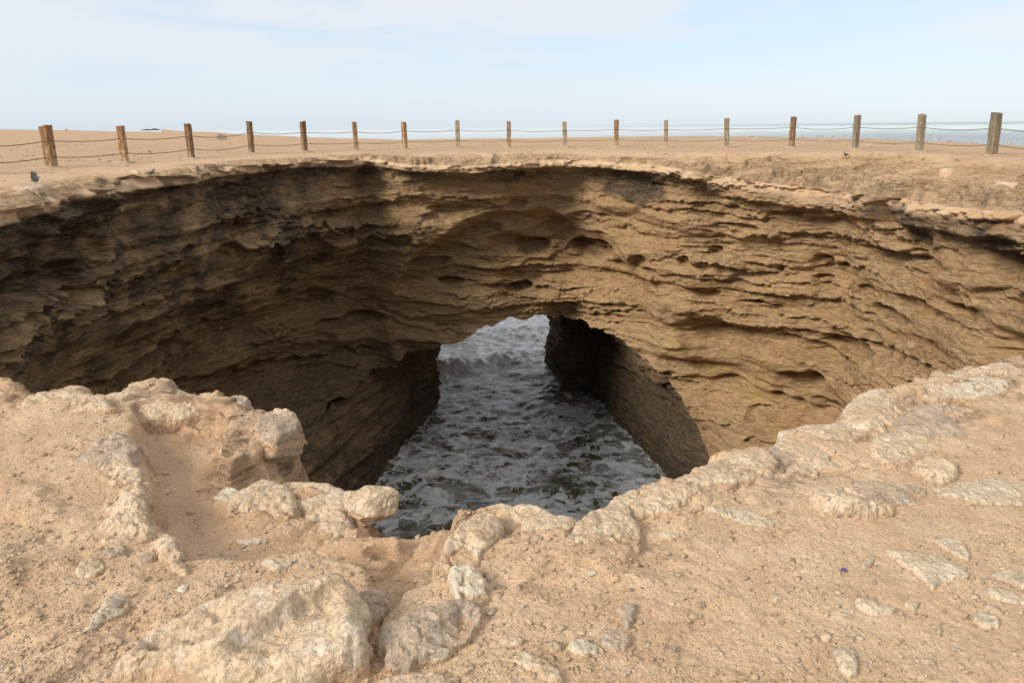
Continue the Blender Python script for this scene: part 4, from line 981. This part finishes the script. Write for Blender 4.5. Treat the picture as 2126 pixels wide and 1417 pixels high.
 ('rock', 'whitish bedrock patch on the path below the pink and cream boulder', [(440, 1042), (455, 1025), (480, 1013), (505, 1022), (530, 1032), (522, 1044), (480, 1052)], .02, 'W', dict(sharp=2)),
 ('rock', 'tan leaf shaped stone in the middle gravel', [(1592, 1242), (1604, 1228), (1628, 1238), (1620, 1250), (1600, 1250)], .025, 'P', dict(sharp=2)),
 ('rock', 'pair-topped small rock on the slope left of the pale wedge', [(1576, 1062), (1590, 1052), (1615, 1052), (1620, 1062), (1595, 1070)], .03, 'P', {}),
 ('rock', 'low yellowish rock among the gravel below the central rim', [(1360, 1105), (1395, 1098), (1430, 1108), (1410, 1122), (1375, 1120)], .03, 'P', {}),
]
MATS = {'P': M_ROCK, 'G': M_ROCKG, 'W': M_ROCKW, 'F': M_ROCKF}
CRUST = ('broad sandy rock on the far left', 'low layered rock on the near rim', 'low sandy rock crest', 'smooth wind-worn', 'pinkish rough rock', 'low rock crust', 'rim rock at the right edge',
         'long whitish', 'pale flat rock along', 'knobbly pale', 'white crusted', 'yellowish rock in the shelf', 'broad pale ledge', 'flat mauve', 'broad low grey', 'long thin slab')
for i, (nm, lab, px, H, mk, kw) in enumerate(ROCKS):
    cw = np.mean([pix_z(a, b, -.65)[:2] for a, b in px], 0)
    if i == 0: make_rock(nm, lab, px, H, MATS[mk], 100, **kw)
    elif lab.startswith(CRUST):
        make_rock(nm, lab, px, H * .5, MATS[mk], 100 + i * 7, fuse=True, swell=1.35, sharp=1.2, calm=1.3)
    elif nm == 'flat_rock' or H < .045:
        make_rock(nm, lab, px, H * .7, MATS[mk], 100 + i * 7, **kw)
    elif 'hang' in lab and 'lower end' not in lab and 'tip of' not in lab or 'knob of rock' in lab:
        make_boulder(nm, lab, px, H * (.62 if 'smooth boulder' in lab else .9), MATS[mk], 100 + i * 7, lift=-.3)
    else:
        near_rim = float(inside_near(cw[0], cw[1])) < .5
        an = random.uniform(0, 6.28)
        fz = kw.get('fuse', True if near_rim else (math.cos(an) * .8, math.sin(an) * .8))
        make_rock(nm, lab, px, H * (.36 if near_rim else .5), MATS[mk], 100 + i * 7, fuse=fz, swell=(.85 if 'tip of' in lab else 1.5) if near_rim else 1.25, sharp=1.3, calm=1.3 if near_rim else kw.get('calm', 1.2))

# stones lying on the far side of the hole, beyond the rim
def hit(px, py):
    d = ray(px, py); d = Vector(d / np.linalg.norm(d))
    bpy.context.view_layer.update()
    ok, loc, nor, *_ = SC.ray_cast(bpy.context.evaluated_depsgraph_get(), Vector((0, 0, CAMZ)), d)
    return loc, nor, d
FAR = [('flat_rock', 'dark edged slab of rock on the left rim under the wing-raising pigeon', [(22, 392), (45, 381), (95, 379), (105, 388), (70, 397)], .16, M_ROCKG),
       ('flat_rock', 'long thin slab lifted off the ground near the right rim', [(1948, 352), (1972, 343), (2004, 350), (1985, 358), (1955, 358)], .16, M_ROCK),
       ('flat_rock', 'dark undercut slab behind the middle of the far rim', [(985, 318), (1010, 312), (1038, 316), (1030, 322), (1000, 322)], .12, M_ROCKG),
       ('rock', 'low rock mound behind the left rim near the perched pigeon', [(265, 356), (280, 350), (296, 355), (285, 360)], .10, M_ROCK),
       ('rock', 'pale flat stone lying beyond the fence on the right', [(1793, 300), (1808, 297), (1816, 299), (1804, 302)], .05, M_ROCKW),
       ('rock', 'low ridge of rock at the right edge beyond the rim', [(2058, 378), (2085, 366), (2140, 370), (2150, 385), (2090, 386)], .14, M_ROCK)]
for i, (nm, lab, px, H, mt_) in enumerate(FAR):
    lo_, _, _ = hit(sum(p[0] for p in px) / len(px), max(p[1] for p in px) - 1)
    make_rock(nm, lab, px, H * .6, mt_, 900 + i * 3, zfun=lambda x, y, zc=lo_.z: np.full(np.shape(x), zc), ref=lo_.z, sharp=2.2)

# ---------------------------------------------------------------- loose stones and gravel
phi = (1 + 5 ** .5) / 2
ICO_V = np.array([(-1, phi, 0), (1, phi, 0), (-1, -phi, 0), (1, -phi, 0), (0, -1, phi), (0, 1, phi), (0, -1, -phi), (0, 1, -phi), (phi, 0, -1), (phi, 0, 1), (-phi, 0, -1), (-phi, 0, 1)]) / math.hypot(1, phi)
ICO_F = np.array([(0, 11, 5), (0, 5, 1), (0, 1, 7), (0, 7, 10), (0, 10, 11), (1, 5, 9), (5, 11, 4), (11, 10, 2), (10, 7, 6), (7, 1, 8), (3, 9, 4), (3, 4, 2), (3, 2, 6), (3, 6, 8), (3, 8, 9), (4, 9, 5), (2, 4, 11), (6, 2, 10), (8, 6, 7), (9, 8, 1)])

def pebbles(X, Y, Z, size, rng):
    n = len(X)
    V = np.repeat(ICO_V[None], n, 0) * (1 + rng.uniform(-.28, .28, (n, 12, 1)))
    V = V * np.stack([np.ones(n), rng.uniform(.5, .9, n), rng.uniform(.15, .42, n)], -1)[:, None, :]
    a = rng.uniform(0, 6.283, n); ti = rng.normal(0, .25, n); ca, sa = np.cos(a), np.sin(a)
    z1 = V[..., 2] + V[..., 0] * ti[:, None]
    x = V[..., 0] * ca[:, None] - V[..., 1] * sa[:, None]; y = V[..., 0] * sa[:, None] + V[..., 1] * ca[:, None]
    V = np.stack([x, y, z1], -1) * size[:, None, None] + np.stack([X, Y, Z], -1)[:, None, :]
    Fc = (ICO_F[None] + (np.arange(n) * 12)[:, None, None]).reshape(-1, 3)
    return V.reshape(-1, 3), Fc

rg = np.random.default_rng(5)
N = 38000
pxs = rg.uniform(-60, 2190, N); pys = 745 + (1470 - 745) * rg.uniform(0, 1, N) ** .8
PP = np.array([pix_z(a, b, -.65)[:2] for a, b in zip(pxs, pys)])
hd = inside_near(PP[:, 0], PP[:, 1]); pdp = poly_sdf(PP[:, 0], PP[:, 1], PATHW)
dens = np.clip(.55 + .9 * fbm(PP[:, 0] * 1.3, PP[:, 1] * 1.3, 2.0, 3), .08, 1) * np.where(pdp > .02, .35, 1)
ok = (hd > .03) & (rg.uniform(0, 1, N) < dens)
PP = PP[ok]; PP = PP[(PP[:, 0] > NEAR_RECT[0]) & (PP[:, 0] < NEAR_RECT[1])]
n = len(PP)
size = np.clip(np.exp(rg.normal(math.log(.0044), .6, n)), .0018, .018) * (0.75 + .12 * PP[:, 1])
Zp = near_z(PP[:, 0], PP[:, 1]) + size * .05
V_, F_ = pebbles(PP[:, 0], PP[:, 1], Zp, size, rg)
# coarser bits scattered over the plateau beyond
nf = 5200
fx_ = rg.uniform(-26, 26, nf); fy_ = rg.uniform(10, 46, nf)
thf = np.arctan2(fy_ - HC[1], fx_ - HC[0]); rf = np.hypot(fx_ - HC[0], fy_ - HC[1])
ok = (rf > rim_r(thf) + 1.6); fx_, fy_ = fx_[ok], fy_[ok]
zf = ground_base(fx_, fy_) + .0; sf = np.clip(np.exp(rg.normal(math.log(.032), .6, len(fx_))), .01, .10)
V2, F2 = pebbles(fx_, fy_, zf, sf, rg)
V_ = np.concatenate([V_, V2]); F_ = np.concatenate([F_, F2 + (len(V_) - len(V2))])
link('gravel', mesh_np('gravel', V_, F_, None, smooth=False), M_PEB, kind='stuff', label='loose gravel and flaky stone chips strewn over the sand', cat='gravel')

protos = []
for k in range(8):
    r2 = np.random.default_rng(40 + k)
    V = ICO_V.copy(); Fq = ICO_F
    # one subdivision for rounder stones
    e = {}; V = list(map(tuple, V)); F2 = []
    def midp(a, b):
        key = (min(a, b), max(a, b))
        if key not in e:
            m_ = (np.array(V[a]) + np.array(V[b])) / 2; V.append(tuple(m_ / np.linalg.norm(m_))); e[key] = len(V) - 1
        return e[key]
    for a, b, c in Fq:
        ab, bc, ca = midp(a, b), midp(b, c), midp(c, a)
        F2 += [(a, ab, ca), (b, bc, ab), (c, ca, bc), (ab, bc, ca)]
    V = np.array(V); V *= (1 + .35 * perlin(V[:, 0] * 1.6 + k * 7, V[:, 1] * 1.6, V[:, 2] * 1.6))[:, None]
    V = V * [1, r2.uniform(.55, .85), r2.uniform(.2, .38)]
    protos.append(mesh_np('loose_stone', V, np.array(F2), None, smooth=False))
    protos[-1].materials.append([M_PEB, M_ROCK, M_ROCKG, M_ROCKW][k % 4])
LS = [(520, 1255), (860, 1150), (905, 1200), (1060, 1200), (1120, 1135), (1160, 1160), (1230, 1175), (1180, 1205), (1280, 1190), (1340, 1230), (1395, 1255), (1345, 1270), (1455, 1255), (1470, 1270), (1440, 1280),
      (1575, 1190), (1740, 1258), (1685, 1328), (1715, 1325), (1606, 1360), (1610, 1370), (1070, 1228), (1018, 1265), (990, 1330), (1100, 1290), (1205, 1285), (1130, 1250), (1240, 1240), (1310, 1215), (1500, 1180),
      (380, 905), (455, 955), (470, 965), (458, 975), (345, 985), (425, 1055), (60, 1120), (100, 1130), (140, 1210), (290, 1220), (245, 1330), (150, 1335), (80, 1040), (110, 960), (40, 905), (330, 1215), (380, 1228), (570, 1255),
      (1420, 1150), (1660, 1150), (1700, 1110), (1600, 1120), (1765, 1330), (1900, 1310), (1985, 1345), (2090, 1330), (1860, 1330), (1480, 1350), (1530, 1310), (930, 1370), (1395, 1350), (1650, 1250)]
for i, (a, b) in enumerate(LS[::2]):
    p = pix_z(a, b, -.66); p = pix_z(a, b, float(near_z(p[0], p[1])))
    if inside_near(p[0], p[1]) < .05: continue
    o = link('loose_stone', protos[i % 8], None, label='small loose stone a few centimetres across lying on the foreground sand', cat='stone', group='small loose stones on the foreground sand')
    sc_ = random.uniform(.012, .022)
    o.location = (p[0], p[1], float(near_z(p[0], p[1])) + sc_ * .15); o.scale = (sc_,) * 3
    o.rotation_euler = (random.uniform(-.2, .2), random.uniform(-.2, .2), random.uniform(0, 6.28))

# ---------------------------------------------------------------- the rope fence beyond the hole
def box_post(a, h, seed):
    """squared timber with chamfered, slightly worn edges"""
    r2 = np.random.default_rng(seed); c = a * .10; hw = a / 2
    ring = np.array([(-hw + c, -hw), (hw - c, -hw), (hw, -hw + c), (hw, hw - c), (hw - c, hw), (-hw + c, hw), (-hw, hw - c), (-hw, -hw + c)])
    zs = np.concatenate([[-.25, 0], np.linspace(.08, h - .05, 9), [h - .012, h]])
    V = []; tl_ = r2.normal(0, .12, 2)
    for i, z in enumerate(zs):
        k = 1.0 + r2.normal(0, .025)
        if i == len(zs) - 1: k *= .93
        rr_ = ring * k + r2.normal(0, .0028, ring.shape)
        V += [(x, y, z + ((r2.normal(0, .010) + tl_[0] * x + tl_[1] * y) if i >= len(zs) - 2 else 0)) for x, y in rr_]
    Fs = []
    for i in range(len(zs) - 1):
        for j in range(8):
            Fs.append((i * 8 + j, i * 8 + (j + 1) % 8, (i + 1) * 8 + (j + 1) % 8, (i + 1) * 8 + j))
    top = (len(zs) - 1) * 8
    Fs.append(tuple(range(top, top + 8)))
    me = bpy.data.meshes.new('post'); me.from_pydata(V, [], Fs); me.update()
    return me

def footing_mesh(r, seed):
    r2 = np.random.default_rng(seed); n = 14; V = []; Fs = []
    prof_ = [(1.0, -.10), (1.0, .012), (.86, .035), (.45, .045)]
    jit = r2.uniform(.72, 1.25, n)
    for (k, z) in prof_:
        for j in range(n):
            a = 6.2832 * j / n; q = 1 + (jit[j] - 1) * k
            V.append((r * k * q * math.cos(a) * 1.25, r * k * q * math.sin(a), z + r2.normal(0, .004)))
    for i in range(3):
        for j in range(n): Fs.append((i * n + j, i * n + (j + 1) % n, (i + 1) * n + (j + 1) % n, (i + 1) * n + j))
    Fs.append(tuple(range(3 * n, 4 * n)))
    me = bpy.data.meshes.new('footing'); me.from_pydata(V, [], Fs); me.update(); me.shade_smooth()
    return me

def tube(name, pts, r, sides=6):
    pts = [np.array(p, float) for p in pts]; V = []; Fs = []
    for i, p in enumerate(pts):
        t = pts[min(i + 1, len(pts) - 1)] - pts[max(i - 1, 0)]; t /= np.linalg.norm(t) + 1e-9
        s_ = np.cross(t, [0, 0, 1.0]); s_ /= np.linalg.norm(s_) + 1e-9; u_ = np.cross(s_, t)
        for k in range(sides):
            a = 6.2832 * k / sides; V.append(tuple(p + r * (math.cos(a) * s_ + math.sin(a) * u_)))
    for i in range(len(pts) - 1):
        for k in range(sides): Fs.append((i * sides + k, i * sides + (k + 1) % sides, (i + 1) * sides + (k + 1) % sides, (i + 1) * sides + k))
    me = bpy.data.meshes.new(name); me.from_pydata(V, [], Fs); me.update(); me.shade_smooth()
    return me

def torus(name, R, r, n=12, m=6):
    V = []; Fs = []
    for i in range(n):
        a = 6.2832 * i / n
        for j in range(m):
            b = 6.2832 * j / m; V.append(((R + r * math.cos(b)) * math.cos(a), r * math.sin(b), (R + r * math.cos(b)) * math.sin(a)))
    for i in range(n):
        for j in range(m): Fs.append((i * m + j, ((i + 1) % n) * m + j, ((i + 1) % n) * m + (j + 1) % m, i * m + (j + 1) % m))
    me = bpy.data.meshes.new(name); me.from_pydata(V, [], Fs); me.update(); me.shade_smooth()
    return me

bases, tops = [], []
for (bx_, by_), (tx_, ty_) in zip(POST_B, POST_T):
    p = pix_z(bx_, by_, 0.0)
    for _ in range(3): p = pix_z(bx_, by_, float(ground_base(p[0], p[1])))
    bases.append(p); tops.append(pix_y(tx_, ty_, p[1]))
bases.insert(0, bases[0] * 2 - bases[1]); tops.insert(0, bases[0] + (tops[0] - bases[1]))
bases.append(bases[-1] * 2 - bases[-2]); tops.append(bases[-1] + (tops[-1] - bases[-2]))
for k in (0, -1):
    dz = float(ground_base(bases[k][0], bases[k][1])) - bases[k][2]; bases[k][2] += dz; tops[k][2] += dz
fence = link('rope_fence', None, None, label='rope fence of squared timber posts with two slack ropes beyond the sinkhole', cat='fence')
fb = Vector((float(bases[9][0]), float(bases[9][1]), float(bases[9][2]))); fence.location = fb
GREY = {8, 10, 12, 13, 15, 16, 17, 18}
ring_me = torus('eyelet', .028, .009); ring_me.materials.append(M_ROPE)
hook_u, hook_l = [], []
for i in range(len(bases)):
    b, t = Vector(bases[i]), Vector(tops[i]); ax = t - b; h = ax.length
    h = max(1.0, min(1.35, h)); ax.normalize()
    nb = Vector(bases[max(i - 1, 0)]); na = Vector(bases[min(i + 1, len(bases) - 1)])
    tan = (na - nb); ang = math.atan2(tan.y, tan.x)
    o = link('post', box_post(.185 + random.uniform(-.022, .022) + (.035 if i in (1, 17) else 0), h, 300 + i), M_DUSTY if i in GREY else M_TIMBER, fence)
    lean = Vector((0, 0, 1)).rotation_difference(ax)
    o.rotation_mode = 'QUATERNION'
    from mathutils import Quaternion
    o.rotation_quaternion = lean @ Quaternion((0, 0, 1), ang + random.uniform(-.25, .25))
    o.location = b - fb
    if i in GREY: o['label'] = 'dusty grey post'
    elif i == 1: o['label'] = 'thick split post with a hollow top'
    f_ = link('footing', footing_mesh(.21 + random.uniform(-.04, .05), 500 + i), M_CONC, o)
    f_.rotation_mode = 'QUATERNION'; f_.rotation_quaternion = o.rotation_quaternion.inverted()
    for fr, lst in ((.655, hook_u), (.27, hook_l)):
        fr += random.uniform(-.012, .012)
        out = Vector((HC[0], HC[1], 0)) - b; out.z = 0; out.normalize()
        q_ = b + ax * h * fr
        lst.append(q_)
        e_ = link('eyelet', ring_me, None, o)
        loc = ax * h * fr + out * .12
        e_.location = o.rotation_quaternion.inverted() @ loc
for nm, lst, lb in (('upper_rope', hook_u, 'upper slack rope'), ('lower_rope', hook_l, 'lower slack rope')):
    pts = []
    for i in range(len(lst) - 1):
        L_ = (lst[i + 1] - lst[i]).length; sag = random.uniform(.035, .085) * L_ / 2.6
        for k in range(10):
            t = k / 10; p = lst[i].lerp(lst[i + 1], t); p.z -= sag * 4 * t * (1 - t); pts.append(p - fb)
    pts.append(lst[-1] - fb)
    r_ = link(nm, tube(nm, pts, .013), M_ROPE, fence); r_['label'] = lb

# ---------------------------------------------------------------- birds
def pigeon_body():
    # stations along x: tail tip .. beak tip: x, z, half width, half height
    st = [(-.17, .105, .012, .004), (-.14, .108, .028, .008), (-.10, .11, .036, .016), (-.06, .112, .046, .034), (0, .115, .056, .052), (.05, .125, .052, .054), (.085, .145, .038, .042),
          (.105, .175, .025, .030), (.115, .20, .023, .026), (.128, .218, .022, .022), (.145, .222, .016, .016), (.157, .219, .006, .007), (.172, .214, .002, .002)]
    n = 12; V = []; Fs = []
    for x, z, w, h in st:
        for k in range(n):
            a = 6.2832 * k / n; V.append((x - (.35 * h * math.sin(a) if x > .08 and x < .12 else 0), w * math.cos(a), z + h * math.sin(a)))
    for i in range(len(st) - 1):
        for k in range(n): Fs.append((i * n + k, (i + 1) * n + k, (i + 1) * n + (k + 1) % n, i * n + (k + 1) % n))
    Fs.append(tuple(range(n))); Fs.append(tuple(reversed(range((len(st) - 1) * n, len(st) * n))))
    me = bpy.data.meshes.new('body'); me.from_pydata(V, [], Fs); me.update(); me.shade_smooth()
    return me

def wing_mesh(side, raised):
    if raised:
        out_ = [(.05, .0), (.07, .10), (.05, .20), (.0, .27), (-.05, .25), (-.06, .16), (-.09, .08), (-.08, .0)]
        top_ = [(x, side * (.045 + .30 * z), .14 + z) for x, z in out_]
        V = top_ + [(x, y + side * .008, z) for x, y, z in top_]
    else:
        out_ = [(.06, .14), (.03, .155), (-.05, .14), (-.12, .12), (-.165, .112), (-.10, .098), (-.02, .088), (.05, .105)]
        V = []
        for x, z in out_: V.append((x, side * (.050 - .12 * max(0, -x)), z))
        for x, z in out_: V.append((x, side * (.060 - .14 * max(0, -x)), z))
    n = 8; Fs = [tuple(range(n)), tuple(reversed(range(n, 2 * n)))] + [(k, k + n, (k + 1) % n + n, (k + 1) % n) for k in range(n)]
    me = bpy.data.meshes.new('wing'); me.from_pydata(V, [], Fs); me.update()
    return me

def leg_mesh(side):
    return tube('leg', [(.01, side * .022, .075), (.012, side * .022, .03), (.008, side * .022, .004), (.03, side * .024, .003)], .005, 5)
BODY = pigeon_body(); WD = {(s_, r_): wing_mesh(s_, r_) for s_ in (-1, 1) for r_ in (0, 1)}; LG = {s_: leg_mesh(s_) for s_ in (-1, 1)}
def mcopy(me, mat):
    m2 = me.copy(); m2.materials.clear(); m2.materials.append(mat); return m2
BM = {}
def bird(label, loc, rz, mat, raised=0, scale=1.0, name='pigeon', cat='bird', group=None):
    key = mat.name
    if key not in BM: BM[key] = (mcopy(BODY, mat), {k: mcopy(v, mat) for k, v in WD.items()}, {k: mcopy(v, M_LEG) for k, v in LG.items()})
    bm_, wm_, lm_ = BM[key]
    o = link(name, None, None, label=label, cat=cat, group=group); o.location = loc; o.rotation_euler = (0, 0, rz); o.scale = (scale,) * 3
    link('body', bm_, None, o)
    for s_ in (-1, 1):
        link('wing', wm_[(s_, raised)], None, o); link('leg', lm_[s_], None, o)
    return o

loc, nor, d = hit(74, 381); bird('pigeon raising its wings on the dark edged slab at the left rim', loc - Vector((0, 0, .01)), .25, M_BIRD, 1, .62)
loc, nor, d = hit(312, 366); bird('pigeon perched on the left rim with its tail to the left', loc - Vector((0, 0, .01)), .15, M_BIRD, 0, .8)
loc, nor, d = hit(1756, 326); bird('small dark pigeon standing on the ground above the right rim', loc - Vector((0, 0, .01)), 1.9, M_BIRDD, 0, .7)
def ledge_spot(px, py):
    """nearest place in the wall around the pixel where a bird can stand"""
    best = None
    for k in range(60):
        a = k * 2.4; r_ = 2.6 * math.sqrt(k)
        loc, nor, d = hit(px + r_ * math.cos(a), py + r_ * math.sin(a))
        if best is None or nor.z > best[1].z + .02 * 0 and nor.z > best[1].z: best = (loc.copy(), nor.copy(), d.copy())
        if nor.z > .8: break
    return best
WB = [(1775, 437, 'dark pigeon beside the upper orange stain of the right wall'), (1865, 447, 'dark pigeon in the hollow right of the upper orange stain'), (1752, 580, 'dark pigeon on the ledges left of the lower orange stain'),
      (1463, 591, 'dark pigeon on a small ledge in the middle of the right wall'), (1678, 641, 'dark pigeon on the smooth slope below the round hollows'), (1233, 469, 'dark pigeon on the wall above the larger dark hollow'),
      (1367, 565, 'dark pigeon right of the larger dark hollow'), (1406, 601, 'dark pigeon on the jagged ledge right of the arch'), (1357, 667, 'dark pigeon on the smooth bulge right of the arch top'), (1403, 745, 'lowest dark pigeon on the rock right of the arch')]
for i, (a, b, lb) in enumerate(WB):
    loc, nor, d = ledge_spot(a, b)
    bird(lb, loc - Vector((0, 0, .012)), random.uniform(0, 6.28), M_BIRDD, 0, .75, group='pigeons on the sinkhole wall')
loc, nor, d = ledge_spot(469, 699); bird('white gull on a ledge low on the dark left wall', loc - Vector((0, 0, .012)), .4, M_GULL, 0, .85, name='gull')
loc, nor, d = ledge_spot(1276, 628); bird('white gull on the wall just right above the arch', loc - Vector((0, 0, .012)), 2.4, M_GULL, 0, .85, name='gull')

# ---------------------------------------------------------------- small far things
def blocky(name, dims, bev, mat, loc, rz, label, cat):
    x, y, z = [d_ / 2 for d_ in dims]; V = []
    for sx_ in (-1, 1):
        for sy_ in (-1, 1):
            for sz_ in (-1, 1):
                V.append((sx_ * x, sy_ * y, z + sz_ * z))
    import bmesh
    bm = bmesh.new(); bmesh.ops.create_cube(bm, size=1.0)
    for v in bm.verts: v.co = Vector((v.co.x * dims[0], v.co.y * dims[1], (v.co.z + .5) * dims[2]))
    bmesh.ops.bevel(bm, geom=bm.edges[:], offset=bev, segments=2, affect='EDGES')
    me = bpy.data.meshes.new(name); bm.to_mesh(me); bm.free()
    return me
bp = pix_z(461, 289, .1); bp = pix_z(461, 289, float(ground_base(bp[0], bp[1])))
blk = link('concrete_block', None, None, label='weathered concrete block standing alone beyond the fence on the left', cat='block'); blk.location = bp
s0 = 18 * np.linalg.norm(bp) / F
link('plinth', blocky('plinth', (s0, s0 * .8, s0 * .42), .03, M_BLOCK, None, 0, '', ''), M_BLOCK, blk)
cap = link('cap', blocky('cap', (s0 * .42, s0 * .4, s0 * .12), .02, M_BLOCK, None, 0, '', ''), M_BLOCK, blk); cap.location = (-s0 * .05, 0, s0 * .42)
blk.rotation_euler = (0, 0, .35)

cpos = pix_y(137, 269, 260); cz = float(ground_base(cpos[0], cpos[1]))
cairn = link('stone_cairn', None, None, label='tiny heap of stones on the skyline at the far left', cat='cairn'); cairn.location = (cpos[0], cpos[1], cz)
for k in range(7):
    st_ = link('stone', protos[(k * 2 + 1) % 8], None, cairn); a = k * 2.1
    st_.location = (.28 * math.cos(a) * (k < 5), .25 * math.sin(a) * (k < 5), .12 + .22 * (k >= 3) + .2 * (k >= 5)); st_.scale = (.38,) * 3; st_.rotation_euler = (0, 0, a)

def scrub(label, px, py, y, w, h, seed):
    p = pix_y(px, py, y); z0 = float(ground_base(p[0], p[1])); r2 = np.random.default_rng(seed)
    n = 1400; cx_ = r2.normal(0, .28, n) * w; cy_ = r2.normal(0, .35, n) * w * .5; cz_ = np.abs(r2.normal(0, .45, n)) * h * np.exp(-(cx_ / w) ** 2 * 2)
    V = []; Fs = []
    for k in range(n):
        c = np.array([cx_[k], cy_[k], cz_[k]]); d1 = r2.normal(0, 1, 3); d1 *= .16 / np.linalg.norm(d1); d2 = r2.normal(0, 1, 3); d2 *= .10 / np.linalg.norm(d2)
        V += [c - d1, c + d2, c + d1, c - d2]; Fs.append((4 * k, 4 * k + 1, 4 * k + 2, 4 * k + 3))
    o = link('shrub', None, None, label=label, cat='shrub'); o.location = (p[0], p[1], z0)
    me = bpy.data.meshes.new('foliage'); me.from_pydata([tuple(v) for v in V], [], Fs); me.update(); link('foliage', me, M_SHRUB, o)
    stems = []
    for k in range(5):
        a = k * 1.3; link('stem', tube('stem', [(0, 0, -.1), (.3 * w * .4 * math.cos(a), .2 * w * .4 * math.sin(a), h * .4), (.6 * w * .4 * math.cos(a), .4 * w * .4 * math.sin(a), h * .7)], .03, 5), M_SHRUB, o)
scrub('dark low scrub at the tip of the far left headland', 322, 270, 270, 2.4, .3, 3)
scrub('thin dark scrub trailing left of the headland tip', 306, 271, 262, 2.2, .18, 4)

# blue plastic ring lying in the sand
p = pix_z(1752, 1184, -.65); p = pix_z(1752, 1184, float(near_z(p[0], p[1])))
me = torus('plastic_ring', .009, .0025, 16, 6); o = link('plastic_ring', me, M_BLUE, label='small blue plastic ring lying on the sand at the right', cat='litter')
o.location = (p[0], p[1], p[2] + .004); o.rotation_euler = (math.radians(88), 0, .3)
